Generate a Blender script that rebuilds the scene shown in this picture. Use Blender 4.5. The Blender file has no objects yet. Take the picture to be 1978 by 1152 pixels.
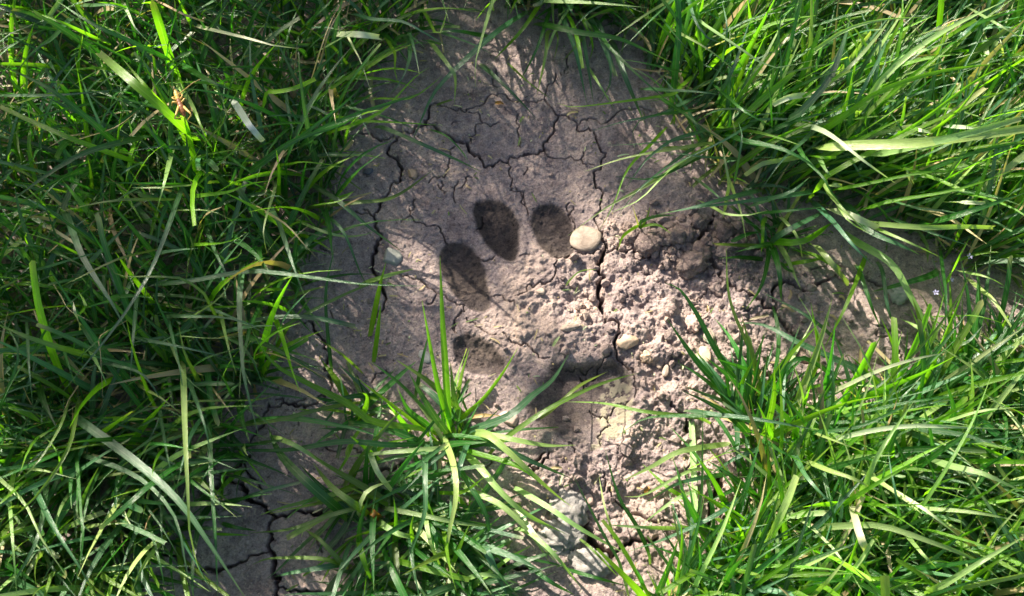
import bpy, bmesh, math, re
import numpy as np
from mathutils import Vector, Matrix, noise as mnoise

# ------------------------------------------------------------------ camera, sky, sun, exposure
sc = bpy.context.scene
W0, H0 = 1978.0, 1152.0                       # size of the photograph, used as a drawing grid
TILT = math.radians(22); DIST = 0.42; HFOV = math.radians(55)
cam_d = bpy.data.cameras.new("camera"); cam = bpy.data.objects.new("camera", cam_d)
sc.collection.objects.link(cam); sc.camera = cam
cam.location = (0, -DIST * math.sin(TILT), DIST * math.cos(TILT))
cam.rotation_euler = (TILT, 0, 0)
cam_d.sensor_fit = 'HORIZONTAL'; cam_d.sensor_width = 6.4
cam_d.angle = HFOV
cam_d.clip_start = 0.005; cam_d.clip_end = 200
cam_d.dof.use_dof = True; cam_d.dof.focus_distance = 0.412; cam_d.dof.aperture_fstop = 5.6

SUN_EL = math.radians(34); SUN_AZ = math.radians(-40)    # azimuth from +Y (picture up), negative towards -X
sun_from = Vector((math.sin(SUN_AZ) * math.cos(SUN_EL), math.cos(SUN_AZ) * math.cos(SUN_EL), math.sin(SUN_EL)))
wd = bpy.data.worlds.new("World"); sc.world = wd; wd.use_nodes = True
nt = wd.node_tree; bg = nt.nodes['Background']
sky = nt.nodes.new('ShaderNodeTexSky'); sky.sky_type = 'NISHITA'; sky.sun_disc = False
sky.air_density = 1.0; sky.dust_density = 3.0; sky.ozone_density = 0.4
sky.sun_elevation = SUN_EL; sky.sun_rotation = SUN_AZ
nt.links.new(sky.outputs[0], bg.inputs[0]); bg.inputs[1].default_value = 0.066
sun_d = bpy.data.lights.new("sun", 'SUN'); sun = bpy.data.objects.new("sun", sun_d)
sc.collection.objects.link(sun)
sun_d.energy = 5.0; sun_d.angle = math.radians(0.7); sun_d.color = (1.0, 0.90, 0.76)
sun.rotation_euler = (-sun_from).to_track_quat('-Z', 'Y').to_euler()
sun.location = (-0.5, 0.6, 0.8)
vs = sc.view_settings; vs.view_transform = 'Standard'; vs.look = 'None'; vs.gamma = 1.0
vs.use_curve_mapping = False; vs.exposure = 1.5

# ------------------------------------------------------------------ helpers
rng = np.random.RandomState(11)
COL = sc.collection
FPX = (W0 / 2) / math.tan(HFOV / 2)
CAM = np.array(cam.location)
RX = np.array([1.0, 0, 0]); RU = np.array([0, math.cos(TILT), math.sin(TILT)])
RF = np.array([0, math.sin(TILT), -math.cos(TILT)])

def P(x, y, z=0.0):
    """the point at height z that the drawing grid's (x, y) stands for"""
    d = RF * FPX + RX * (x - W0 / 2) - RU * (y - H0 / 2)
    return CAM + d * ((z - CAM[2]) / d[2])

def to_px(X, Y, Z=0.0):
    dx, dy, dz = X - CAM[0], Y - CAM[1], Z - CAM[2]
    f = dy * RF[1] + dz * RF[2]
    return W0 / 2 + FPX * dx / f, H0 / 2 - FPX * (dy * RU[1] + dz * RU[2]) / f

def pxm(p):
    """metres per drawing-grid unit at a point"""
    return float(np.dot(np.asarray(p) - CAM, RF)) / FPX

def link(name, me, mat=None, parent=None, **props):
    o = bpy.data.objects.new(name, me); COL.objects.link(o)
    if mat is not None and me is not None: me.materials.append(mat)
    if parent is not None: o.parent = parent
    for k, v in props.items(): o[k] = v
    return o

def np_mesh(name, co, quads, smooth=True):
    me = bpy.data.meshes.new(name)
    co = np.asarray(co, np.float32); quads = np.asarray(quads, np.int32)
    nf, k = quads.shape
    me.vertices.add(len(co)); me.vertices.foreach_set('co', co.ravel())
    me.loops.add(nf * k); me.loops.foreach_set('vertex_index', quads.ravel())
    me.polygons.add(nf); me.polygons.foreach_set('loop_start', np.arange(0, nf * k, k, dtype=np.int32))
    me.polygons.foreach_set('use_smooth', np.full(nf, smooth))
    me.update(calc_edges=True)
    return me

def set_attr(me, name, arr, typ='FLOAT_COLOR', key='color'):
    a = me.attributes.new(name, typ, 'POINT')
    a.data.foreach_set(key, np.asarray(arr, np.float32).ravel())

def _hash(ix, iy, seed):
    h = (ix.astype(np.int64) * 374761393 + iy.astype(np.int64) * 668265263 + seed * 1442695041) & 0xffffffff
    h = ((h ^ (h >> 13)) * 1274126177) & 0xffffffff
    h = ((h ^ (h >> 16)) * 2246822519) & 0xffffffff
    return ((h ^ (h >> 15)) & 0xffffff) / float(0xffffff)

def vnoise(x, y, seed):
    ix, iy = np.floor(x), np.floor(y); fx, fy = x - ix, y - iy
    fx = fx * fx * fx * (fx * (fx * 6 - 15) + 10); fy = fy * fy * fy * (fy * (fy * 6 - 15) + 10)
    a, b = _hash(ix, iy, seed), _hash(ix + 1, iy, seed)
    c, d = _hash(ix, iy + 1, seed), _hash(ix + 1, iy + 1, seed)
    return (a + (b - a) * fx) + ((c + (d - c) * fx) - (a + (b - a) * fx)) * fy

def fbm(x, y, scale, octv, seed, gain=0.5):
    s, amp, tot = 0, 1.0, 0.0
    ca, sa = math.cos(0.6), math.sin(0.6)
    x, y = x / scale, y / scale
    for i in range(octv):
        s = s + amp * (vnoise(x, y, seed + i * 17) - 0.5) * 2; tot += amp
        x, y = (x * ca - y * sa) * 2.03 + 7.1, (x * sa + y * ca) * 2.03 - 3.7; amp *= gain
    return s / tot

def crumbs(x, y, cell, seed, lo=0.25, hi=0.62, keep=1.0):
    """half-buried round grains, height in metres"""
    gx, gy = x / cell, y / cell; ix, iy = np.floor(gx), np.floor(gy)
    best = np.zeros_like(x)
    for ox in (-1, 0, 1):
        for oy in (-1, 0, 1):
            cx, cy = ix + ox, iy + oy
            jx = cx + _hash(cx, cy, seed); jy = cy + _hash(cx, cy, seed + 5)
            r = lo + (hi - lo) * _hash(cx, cy, seed + 9) ** 2
            r = np.where(_hash(cx, cy, seed + 13) < keep, r, 0.0)
            q = r * r - (gx - jx) ** 2 - (gy - jy) ** 2
            best = np.maximum(best, np.sqrt(np.maximum(q, 0)))
    return best * cell

def sstep(a, b, x):
    t = np.clip((x - a) / (b - a), 0, 1); return t * t * (3 - 2 * t)

def seg_dist(px, py, a, b):
    ax, ay = a; bx, by = b; dx, dy = bx - ax, by - ay
    t = np.clip(((px - ax) * dx + (py - ay) * dy) / (dx * dx + dy * dy + 1e-9), 0, 1)
    return np.hypot(px - ax - t * dx, py - ay - t * dy), t

def poly_sdf(px, py, poly):
    d = np.full(px.shape, 1e9); inside = np.zeros(px.shape, bool); n = len(poly)
    for i in range(n):
        a, b = poly[i], poly[(i + 1) % n]
        d = np.minimum(d, seg_dist(px, py, a, b)[0])
        cond = (a[1] > py) != (b[1] > py)
        xi = (b[0] - a[0]) * (py - a[1]) / ((b[1] - a[1]) or 1e-9) + a[0]
        inside ^= cond & (px < xi)
    return np.where(inside, -d, d)

def chaikin(poly, n=2):
    for _ in range(n):
        q = []
        for i in range(len(poly)):
            a, b = np.array(poly[i]), np.array(poly[(i + 1) % len(poly)])
            q += [tuple(.75 * a + .25 * b), tuple(.25 * a + .75 * b)]
        poly = q
    return poly

def in_poly(x, y, poly):
    c = False; n = len(poly); j = n - 1
    for i in range(n):
        xi, yi = poly[i]; xj, yj = poly[j]
        if (yi > y) != (yj > y) and x < (xj - xi) * (y - yi) / (yj - yi) + xi: c = not c
        j = i
    return c

# close-up sheets that the traced outlines were noted on: origin and magnification
REG = {'TL': (0, 0, 2.81), 'ML': (0, 380, 2.81), 'BL': (0, 750, 2.865), 'CB': (400, 750, 2.826),
       'TC': (600, 0, 2.826), 'C1': (600, 100, 2.81), 'C2': (700, 350, 3.29), 'C3': (800, 600, 3.29),
       'R4': (1100, 350, 2.81), 'B5': (1000, 750, 2.865), 'TR': (1280, 0, 2.81), 'BR': (1380, 740, 2.796),
       'MR': (1378, 380, 3.03), 'F': (0, 0, 1.0)}

def pts_of(reg, s):
    ox, oy, k = REG[reg]
    return [(ox + float(a.split(',')[0]) / k, oy + float(a.split(',')[1]) / k) for a in s.split()]

# ------------------------------------------------------------------ materials
def new_mat(name):
    m = bpy.data.materials.new(name); m.use_nodes = True
    t = m.node_tree; b = t.nodes['Principled BSDF']
    return m, t, b

def N(t, typ, **kw):
    n = t.nodes.new(typ)
    for k, v in kw.items():
        if hasattr(n, k): setattr(n, k, v)
        else: n.inputs[k].default_value = v
    return n

def ramp(t, fac, stops):
    r = t.nodes.new('ShaderNodeValToRGB'); e = r.color_ramp.elements
    while len(e) < len(stops): e.new(0.5)
    for el, (p, c) in zip(e, stops): el.position = p; el.color = (*c, 1)
    t.links.new(fac, r.inputs[0]); return r.outputs[0]

def mixc(t, fac, a, b, mode='MIX'):
    n = t.nodes.new('ShaderNodeMix'); n.data_type = 'RGBA'; n.blend_type = mode
    for sock, v in ((n.inputs[0], fac), (n.inputs[6], a), (n.inputs[7], b)):
        if isinstance(v, (int, float)): sock.default_value = v
        elif isinstance(v, tuple): sock.default_value = (*v, 1)
        else: t.links.new(v, sock)
    return n.outputs[2]

def tex(t, scale, detail=6, rough=0.6, coord=None, dist=0.0):
    n = t.nodes.new('ShaderNodeTexNoise'); n.inputs['Scale'].default_value = scale
    n.inputs['Detail'].default_value = detail; n.inputs['Roughness'].default_value = rough
    n.inputs['Distortion'].default_value = dist
    if coord is None:
        coord = t.nodes.new('ShaderNodeNewGeometry').outputs['Position']
    t.links.new(coord, n.inputs['Vector']); return n.outputs['Fac']

def soil_material(name, tint=(1, 1, 1), masks=True):
    m, t, b = new_mat(name); L = t.links.new
    big = tex(t, 45, 6, 0.68); med = tex(t, 210, 6, 0.7, dist=0.4); fine = tex(t, 1300, 5, 0.75); speck = tex(t, 620, 3, 0.6)
    c = ramp(t, big, [(0.30, (0.212 * tint[0], 0.165 * tint[1], 0.162 * tint[2])),
                      (0.50, (0.360 * tint[0], 0.292 * tint[1], 0.284 * tint[2])),
                      (0.70, (0.520 * tint[0], 0.410 * tint[1], 0.356 * tint[2]))])
    c = mixc(t, 1.0, c, ramp(t, med, [(0.3, (0.26, 0.24, 0.25)), (0.5, (0.5, 0.5, 0.5)), (0.70, (0.72, 0.68, 0.61))]), 'OVERLAY')
    c = mixc(t, 0.7, c, ramp(t, fine, [(0.34, (0.22, 0.22, 0.22)), (0.5, (0.5, 0.5, 0.5)), (0.66, (0.76, 0.75, 0.72))]), 'OVERLAY')
    c = mixc(t, ramp(t, speck, [(0.61, (0, 0, 0)), (0.68, (0.7, 0.7, 0.7))]), c, (0.56, 0.46, 0.36))
    c = mixc(t, ramp(t, speck, [(0.30, (0.85, 0.85, 0.85)), (0.37, (0, 0, 0))]), c, (0.075, 0.058, 0.05))
    if masks:
        at = t.nodes.new('ShaderNodeAttribute'); at.attribute_name = 'marks'
        sp = t.nodes.new('ShaderNodeSeparateColor'); L(at.outputs['Color'], sp.inputs[0])
        c = mixc(t, sp.outputs[2], c, (0.47, 0.36, 0.27))                 # dry crumbled soil
        c = mixc(t, sp.outputs[0], c, mixc(t, 1.0, c, (0.165, 0.165, 0.162), 'MULTIPLY'))   # damp pressed clay in the toes; painted rim shade in the pad
        c = mixc(t, sp.outputs[1], c, (0.45, 0.40, 0.28))                 # pale dried film of silt
    L(c, b.inputs['Base Color']); b.inputs['Roughness'].default_value = 0.92
    b.inputs['Specular IOR Level'].default_value = 0.25
    bp = t.nodes.new('ShaderNodeBump'); bp.inputs['Strength'].default_value = 1.0; bp.inputs['Distance'].default_value = 0.0009
    add = t.nodes.new('ShaderNodeMath'); add.operation = 'ADD'; L(fine, add.inputs[0]); L(tex(t, 520, 5, 0.7), add.inputs[1])
    L(add.outputs[0], bp.inputs['Height']); L(bp.outputs[0], b.inputs['Normal'])
    return m

def stone_material(name, c0, c1, scale=220, rough=0.6, bump=0.35):
    m, t, b = new_mat(name); L = t.links.new
    f = tex(t, scale, 6, 0.62, dist=0.6); g = tex(t, scale * 7, 3, 0.6)
    c = ramp(t, f, [(0.32, c0), (0.68, c1)])
    c = mixc(t, 0.35, c, ramp(t, g, [(0.3, (0.36, 0.36, 0.36)), (0.7, (0.62, 0.61, 0.6))]), 'OVERLAY')
    L(c, b.inputs['Base Color']); b.inputs['Roughness'].default_value = rough
    bp = t.nodes.new('ShaderNodeBump'); bp.inputs['Strength'].default_value = bump; bp.inputs['Distance'].default_value = 0.0005
    L(g, bp.inputs['Height']); L(bp.outputs[0], b.inputs['Normal'])
    return m

def blade_material(name):
    m, t, b = new_mat(name); L = t.links.new
    at = t.nodes.new('ShaderNodeAttribute'); at.attribute_name = 'bcol'
    uv = t.nodes.new('ShaderNodeAttribute'); uv.attribute_name = 'buv'     # x across, y metres along, z random
    sp = t.nodes.new('ShaderNodeSeparateXYZ'); L(uv.outputs['Vector'], sp.inputs[0])
    mp = t.nodes.new('ShaderNodeCombineXYZ')
    k1 = N(t, 'ShaderNodeMath', operation='MULTIPLY'); L(sp.outputs[0], k1.inputs[0]); k1.inputs[1].default_value = 9.0
    k2 = N(t, 'ShaderNodeMath', operation='MULTIPLY'); L(sp.outputs[1], k2.inputs[0]); k2.inputs[1].default_value = 18.0
    L(k1.outputs[0], mp.inputs[0]); L(k2.outputs[0], mp.inputs[1]); L(sp.outputs[2], mp.inputs[2])
    rib = tex(t, 1.0, 3, 0.6, mp.outputs[0])
    blot = tex(t, 260, 4, 0.6)
    c = mixc(t, 0.55, at.outputs['Color'], ramp(t, rib, [(0.3, (0.33, 0.33, 0.33)), (0.5, (0.5, 0.5, 0.5)), (0.7, (0.66, 0.66, 0.62))]), 'OVERLAY')
    c = mixc(t, 0.4, c, ramp(t, blot, [(0.3, (0.36, 0.38, 0.36)), (0.7, (0.62, 0.62, 0.55))]), 'OVERLAY')
    # pale midrib
    ab = N(t, 'ShaderNodeMath', operation='ABSOLUTE'); L(sp.outputs[0], ab.inputs[0])
    c = mixc(t, ramp(t, ab.outputs[0], [(0.0, (0.22, 0.22, 0.22)), (0.14, (0, 0, 0))]), c, (0.42, 0.5, 0.3))
    L(c, b.inputs['Base Color']); b.inputs['Roughness'].default_value = 0.29
    b.inputs['Specular IOR Level'].default_value = 0.75
    bp = t.nodes.new('ShaderNodeBump'); bp.inputs['Strength'].default_value = 0.5; bp.inputs['Distance'].default_value = 0.0004
    L(rib, bp.inputs['Height']); L(bp.outputs[0], b.inputs['Normal'])
    tr = t.nodes.new('ShaderNodeBsdfTranslucent')
    L(mixc(t, 1.0, c, (1.65, 2.05, 0.42), 'MULTIPLY'), tr.inputs['Color'])
    mx = t.nodes.new('ShaderNodeMixShader'); L(at.outputs['Alpha'], mx.inputs[0])
    L(b.outputs[0], mx.inputs[1]); L(tr.outputs[0], mx.inputs[2])
    L(mx.outputs[0], t.nodes['Material Output'].inputs['Surface'])
    return m

M_SOIL = soil_material('cracked_soil')
M_CLOD = soil_material('clod_soil', (0.70, 0.67, 0.64), masks=False)
M_CRUMB = soil_material('crumb_soil', (0.95, 0.93, 0.90), masks=False)
M_BLADE = blade_material('grass_blade')

# ------------------------------------------------------------------ ground
CRACKS = """
C1 12 500,430 470,465 430,500 450,570 495,640 490,700 430,730 385,790 350,860
C1 8 470,465 380,480 340,460 250,440 120,470
C1 14 500,430 600,400 640,340 700,290
C1 7 700,290 760,310 840,335 900,300 950,270 970,240 1020,230 1050,235 1080,265 1170,270 1230,280 1270,265
C1 5 1270,265 1285,210 1310,180 1380,100 1390,20
C1 8 1270,262 1300,300 1340,350 1425,370 1445,420 1480,435 1510,415 1550,460 1565,510 1600,570 1570,640 1540,690 1550,740 1590,770 1570,830 1540,900 1590,970
C1 6 1445,400 1500,375 1540,370 1570,395 1610,390 1680,325 1750,310 1850,330
C1 13 600,400 690,420 760,465 850,490 865,540 930,590 940,620 990,620 1070,600
C1 10 1070,600 1100,575 1180,555 1270,530 1290,470 1320,410 1345,360
C1 5 1070,600 1075,660 1085,730 1135,755 1160,800 1180,890
C1 5 1270,535 1320,580 1380,585 1470,580 1500,610 1540,615
C1 3 1470,580 1480,540
C1 4 850,490 870,460 895,450 900,400 940,390 985,400 1030,385
C1 3 935,390 920,350 860,330
C1 6 780,510 755,570 750,630 690,690 640,710
C1 3 710,700 735,760
C1 7 535,850 540,890 610,930 650,945 700,950 720,1000 740,1040
C1 4 570,800 535,860
C1 3 540,890 490,920
C1 5 340,890 290,870 240,860
C1 3 880,680 830,720 800,740
C1 3 800,700 790,820
C1 3 1405,820 1420,900 1425,1000
C1 3 1130,340 1125,420 1140,520
C2 18 110,110 70,200 75,270 115,360 60,460 65,560 110,600 130,690 150,740 90,830 80,900
C2 24 1525,330 1555,410 1540,460 1525,500 1540,600 1500,640 1500,690 1530,740 1530,830 1545,890
C2 9 1540,460 1470,462 1360,450 1290,490 1220,490
C2 12 1555,450 1620,440 1690,400
C2 5 1240,510 1230,580 1200,640 1160,665 1110,670 1050,680 1010,730 970,745
C2 5 730,480 770,515 840,480
C2 4 1000,490 1060,475
C2 6 230,590 290,600 340,620 390,645 420,680 480,715 530,730 590,775 650,790
C2 4 480,712 410,780
C2 4 650,790 610,850 580,900 590,970
C2 4 820,740 880,735 920,770 970,790
C2 6 660,870 720,910 760,950 800,975 850,980
C2 5 1340,160 1310,210 1340,260
C2 4 970,40 1000,60 1050,190
C2 5 0,170 40,190 70,215
C3 19 1217,67 1300,90 1300,130 1270,210 1290,270
C3 14 1290,270 1320,320 1390,380 1402,440
C3 6 1402,440 1400,560
C3 7 560,150 600,190 680,230 750,245 790,300 860,300
C3 5 1250,270 1200,320 1170,390 1140,420
C3 5 1060,400 1085,430 1085,480
C3 4 960,365 1050,350 1140,340
C3 5 1120,620 1170,660 1230,680 1260,640 1280,600 1370,565
C3 5 1240,680 1235,730 1190,780 1190,850
C3 14 860,890 820,960 740,990
C3 4 300,0 260,60 250,130
R4 18 700,330 740,370 790,440 830,530 880,580 900,610 960,625
R4 22 960,625 1050,650 1120,700 1190,800 1250,890 1240,930 1330,1040 1370,1110
R4 22 1120,700 1110,580 1180,540 1260,590 1350,560 1420,520
R4 12 1420,520 1570,520 1650,540 1720,560
R4 18 930,1050 1140,1050 1230,940
R4 14 830,1130 870,1050 930,1050
R4 4 700,330 715,270
R4 26 700,330 760,250 800,160
R4 14 265,380 340,370 420,410 445,405
R4 5 1660,800 1730,830 1800,830
R4 5 1320,480 1400,450 1500,470
B5 38 1140,440 1125,500 1110,550 1080,610 1070,650
B5 22 1070,650 1065,780
B5 24 600,860 640,835 780,825
B5 38 350,640 375,760 430,850 520,940
B5 18 850,80 940,160 1010,280
B5 12 60,430 150,350
B5 14 520,940 600,870
B5 6 480,460 470,560
CB 12 330,80 300,170 230,290 190,400 120,450 50,490
CB 9 200,410 230,480 270,510 280,600
CB 20 50,490 130,510 210,560 260,620 360,690 370,710
CB 22 370,700 480,665 600,685 700,665 740,630 830,540 860,500
CB 20 362,705 350,800 335,880 360,930 355,1000 385,1090 370,1190
CB 11 335,890 220,930 130,970 40,1010 -40,1000
CB 11 390,1090 480,1100 600,1110 700,1150
CB 26 1310,1020 1350,950 1420,930 1530,955 1640,970 1750,980
CB 12 1230,990 1300,1060
CB 10 330,80 460,80 530,105 600,60 640,0
CB 14 860,500 940,450 1000,450 1080,400
CB 6 490,150 495,200
BL 28 300,750 400,770 490,810
BL 16 490,810 560,830 600,900
BL 14 490,810 650,850 750,850 850,890 920,920 1000,990 1100,1020 1190,1010 1290,985
BL 26 240,690 210,900 220,1080 180,1200
BL 9 520,330 510,480 480,560
ML 10 1600,670 1700,720 1760,780 1770,900 1760,940 1790,1000 1760,1110
ML 6 1490,1100 1550,1120 1640,1130
ML 5 1720,240 1740,280 1790,300
TC 4 1010,380 1020,480
F 8 480,880 430,930 380,960
F 5 1690,640 1740,690
F 6 1180,940 1230,990 1300,1010
F 9 1400,1000 1440,1080
"""
TOES = {
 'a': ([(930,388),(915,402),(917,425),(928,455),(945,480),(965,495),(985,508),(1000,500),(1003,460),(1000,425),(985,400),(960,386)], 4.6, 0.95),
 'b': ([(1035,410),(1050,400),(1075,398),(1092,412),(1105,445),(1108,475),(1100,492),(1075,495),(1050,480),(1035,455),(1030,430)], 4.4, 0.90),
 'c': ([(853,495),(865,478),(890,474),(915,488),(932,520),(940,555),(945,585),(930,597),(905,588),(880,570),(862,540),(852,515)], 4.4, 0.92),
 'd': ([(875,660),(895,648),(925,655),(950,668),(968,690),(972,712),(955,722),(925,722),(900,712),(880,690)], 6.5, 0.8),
}
PAD = [(1062,690),(1100,703),(1150,699),(1190,692),(1213,708),(1222,740),(1226,790),(1218,830),(1190,852),(1150,870),(1120,865),(1095,850),(1060,830),(1020,810),(1010,780),(1040,750),(1060,720)]
SILT = [(1140,745),(1180,725),(1219,716),(1225,790),(1217,832),(1188,850),(1150,868),(1118,862),(1112,835),(1130,815),(1150,790)]

def axis(lo, hi, d0, lo2, hi2, d1, far):
    a = list(np.arange(lo2, lo, d1)) + list(np.arange(lo, hi, d0)) + list(np.arange(hi, hi2 + d1, d1))
    s, x = d1, a[-1]; tail = []
    while x < far: s *= 1.35; x += s; tail.append(x)
    s, x = d1, a[0]; head = []
    while x > -far: s *= 1.35; x -= s; head.append(x)
    return np.array(head[::-1] + a + tail)

gx = axis(-0.108, 0.118, 0.00033, -0.29, 0.29, 0.0010, 20.0)
gy = axis(-0.132, 0.112, 0.00034, -0.20, 0.24, 0.0011, 20.0)
GX, GY = np.meshgrid(gx, gy)
near = (np.abs(GX) < 0.4) & (np.abs(GY) < 0.4)
PXg, PYg = to_px(np.clip(GX, -0.5, 0.5), np.clip(GY, -0.24, 0.5))
Hh = fbm(GX, GY, 0.075, 3, 3) * 0.0022 + fbm(GX, GY, 0.018, 3, 21) * 0.0008
# how crumbly the crust is: smooth sealed clay round the toes, loose to the side
rough = np.zeros_like(GX)
for cx, cy, rx, ry, v in ((1330, 600, 260, 190, 1.0), (1280, 860, 230, 200, 1.0), (1090, 590, 140, 110, 0.65), (1130, 960, 170, 130, 0.9),
                          (1620, 640, 230, 120, 0.75), (1330, 1020, 190, 130, 1.0), (1010, 640, 120, 60, 0.5), (1450, 760, 200, 120, 0.9)):
    q = ((PXg - cx) / rx) ** 2 + ((PYg - cy) / ry) ** 2
    rough = np.maximum(rough, v * (1 - sstep(0.45, 1.25, q + 0.35 * fbm(GX, GY, 0.02, 3, 77))))
rough = np.where(near, rough, 0.3)
WX = GX + fbm(GX, GY, 0.004, 3, 311) * 0.0016; WY = GY + fbm(GX, GY, 0.004, 3, 321) * 0.0016
Hh += rough * (fbm(GX, GY, 0.016, 4, 41, 0.55) * 0.0042 + crumbs(WX, WY, 0.0095, 51, keep=0.4) * 0.42
               + crumbs(WX, WY, 0.0042, 61, keep=0.45) * 0.34 + crumbs(WX, WY, 0.0021, 71, keep=0.4) * 0.36
               + np.abs(fbm(GX, GY, 0.005, 4, 331, 0.62)) * -0.0026)
Hh += (1 - 0.6 * rough) * (fbm(GX, GY, 0.0042, 4, 91, 0.6) * 0.00085 + crumbs(WX, WY, 0.0034, 95, 0.12, 0.34, keep=0.4) * 0.4 + crumbs(WX, WY, 0.0017, 96, 0.15, 0.4, keep=0.5) * 0.6
      - crumbs(WX, WY, 0.0045, 97, 0.08, 0.22, keep=0.3) * 0.5)
Hh += fbm(GX, GY, 0.0015, 2, 99) * 0.00013
# hollows and swells read off the photograph
for cx, cy, rx, ry, dz in ((1000, 560, 60, 70, 2.2), (1040, 520, 50, 45, 1.8), (1110, 640, 130, 45, 3.0), (1190, 980, 60, 45, -5.0), (1250, 930, 90, 25, 3.0),
                           (1250, 905, 60, 18, -3.0), (1120, 910, 60, 30, 2.0), (1250, 560, 70, 70, 2.5), (1450, 560, 70, 50, 2.0), (1330, 690, 90, 60, 1.5),
                           (1620, 640, 120, 60, 1.5), (540, 940, 120, 90, 1.2), (1290, 990, 60, 30, 3.0), (1390, 660, 40, 30, -2.5)):
    q = ((PXg - cx) / rx) ** 2 + ((PYg - cy) / ry) ** 2
    Hh += np.where(near, dz * 0.001 * np.exp(-q), 0)
# the paw print, pressed in
marks = np.zeros(GX.shape + (4,)); marks[..., 3] = 1
wob = fbm(GX, GY, 0.006, 3, 131) * 5
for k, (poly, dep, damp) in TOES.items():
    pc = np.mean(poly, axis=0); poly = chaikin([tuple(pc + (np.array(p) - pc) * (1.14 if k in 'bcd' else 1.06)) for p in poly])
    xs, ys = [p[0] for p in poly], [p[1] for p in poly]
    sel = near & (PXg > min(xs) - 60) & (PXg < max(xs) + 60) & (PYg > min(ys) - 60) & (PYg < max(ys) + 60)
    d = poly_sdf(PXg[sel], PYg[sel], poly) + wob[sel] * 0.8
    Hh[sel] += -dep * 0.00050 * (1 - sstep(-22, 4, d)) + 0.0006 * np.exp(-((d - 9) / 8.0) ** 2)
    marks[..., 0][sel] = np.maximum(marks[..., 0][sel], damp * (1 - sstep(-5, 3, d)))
pad = chaikin(PAD, 2)
sel = near & (PXg > 950) & (PXg < 1290) & (PYg > 630) & (PYg < 930)
d = poly_sdf(PXg[sel], PYg[sel], pad) + wob[sel] * 0.4
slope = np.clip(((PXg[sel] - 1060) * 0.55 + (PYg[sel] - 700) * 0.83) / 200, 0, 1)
edge = -15 - 40 * (1 - sstep(1050, 1110, PXg[sel] - 0.35 * (PYg[sel] - 700)))
flat = 1 - sstep(edge, 2, d)
Hh[sel] = Hh[sel] * (1 - 0.9 * flat) - (0.0074 - 0.0052 * slope) * flat + 0.0012 * np.exp(-((d - 10) / 12.0) ** 2)
marks[..., 0][sel] = np.maximum(marks[..., 0][sel], 0.72 * (1 - sstep(-9, 5, d)) * (1 - 0.85 * sstep(0.52, 0.88, slope + wob[sel] * 0.02)))  # painted shade under the pad's upper rim, fading down the slope
ds = poly_sdf(PXg[sel], PYg[sel], chaikin(SILT, 2)) + wob[sel]
fl = fbm(GX[sel], GY[sel], 0.005, 4, 151, 0.6)
fs = fbm(GX[sel], GY[sel], 0.0022, 3, 161, 0.6)
east = sstep(1120, 1205, PXg[sel] + 0.25 * (PYg[sel] - 790))
silt = (1 - sstep(-7, 2, d)) * sstep(0.30, 0.55, east + fl * 0.35) * (1 - sstep(0.18, 0.34, fs + 0.45 * (1 - east)))
silt *= sstep(715, 745, PYg[sel] + fl * 30)
marks[..., 1][sel] = silt * 0.85
marks[..., 0][sel] *= (1 - silt)
Hh[sel] += silt * 0.0004
marks[..., 2] = np.where(near, rough * sstep(-0.25, 0.5, fbm(GX, GY, 0.03, 4, 171)) * 0.45, 0)
# cracks: every traced line is roughened and cut into the sheet
def roughen(pts, amp, r):
    pts = [np.array(p, float) for p in pts]
    for it in range(3):
        out = [pts[0]]
        for a, b in zip(pts, pts[1:]):
            L = np.linalg.norm(b - a)
            if L > 7:
                n = np.array([-(b - a)[1], (b - a)[0]]) / L
                out.append((a + b) / 2 + n * r.randn() * min(L, 30) * amp)
            out.append(b)
        pts = out
    return pts

cut = np.zeros_like(GX); lip = np.zeros_like(GX)
cr = np.random.RandomState(5)
wn = vnoise(GX / 0.0035, GY / 0.0035, 201)
gxl, gyl = gx, gy
def carve(pts, wpx):
    n = len(pts)
    for i in range(n - 1):
        a, b = pts[i], pts[i + 1]
        A, B = P(*a), P(*b)
        pad_m = 0.004 + wpx * 0.00022
        i0, i1 = np.searchsorted(gxl, [min(A[0], B[0]) - pad_m, max(A[0], B[0]) + pad_m])
        j0, j1 = np.searchsorted(gyl, [min(A[1], B[1]) - pad_m, max(A[1], B[1]) + pad_m])
        if i1 <= i0 or j1 <= j0: continue
        sl = (slice(j0, j1), slice(i0, i1))
        dd, tt = seg_dist(GX[sl], GY[sl], A[:2], B[:2])
        u = (i + tt) / (n - 1)
        taper = 0.55 + 0.45 * np.sin(np.pi * np.clip(u, 0.04, 0.96))
        wm = wpx * 0.000222 * taper * (0.65 + 0.75 * wn[sl])
        half = np.maximum(wm * 0.5, 0.00015)
        depth = np.minimum(0.0022 + wm * 5.5, 0.016)
        prof = 1 - sstep(half * 0.5, half * 1.2 + 0.00007, dd)
        cut[sl] = np.maximum(cut[sl], depth * prof)
        lip[sl] = np.maximum(lip[sl], np.exp(-(dd / (half * 2 + 0.0012)) ** 2) * np.minimum(wm * 0.45, 0.0009))
for line in CRACKS.strip().splitlines():
    reg, w, rest = line.split(' ', 2)
    carve(roughen(pts_of(reg, rest), 0.17, cr), float(w) / REG[reg][2] * (0.55 if float(w) < 8 else 0.9))
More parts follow.
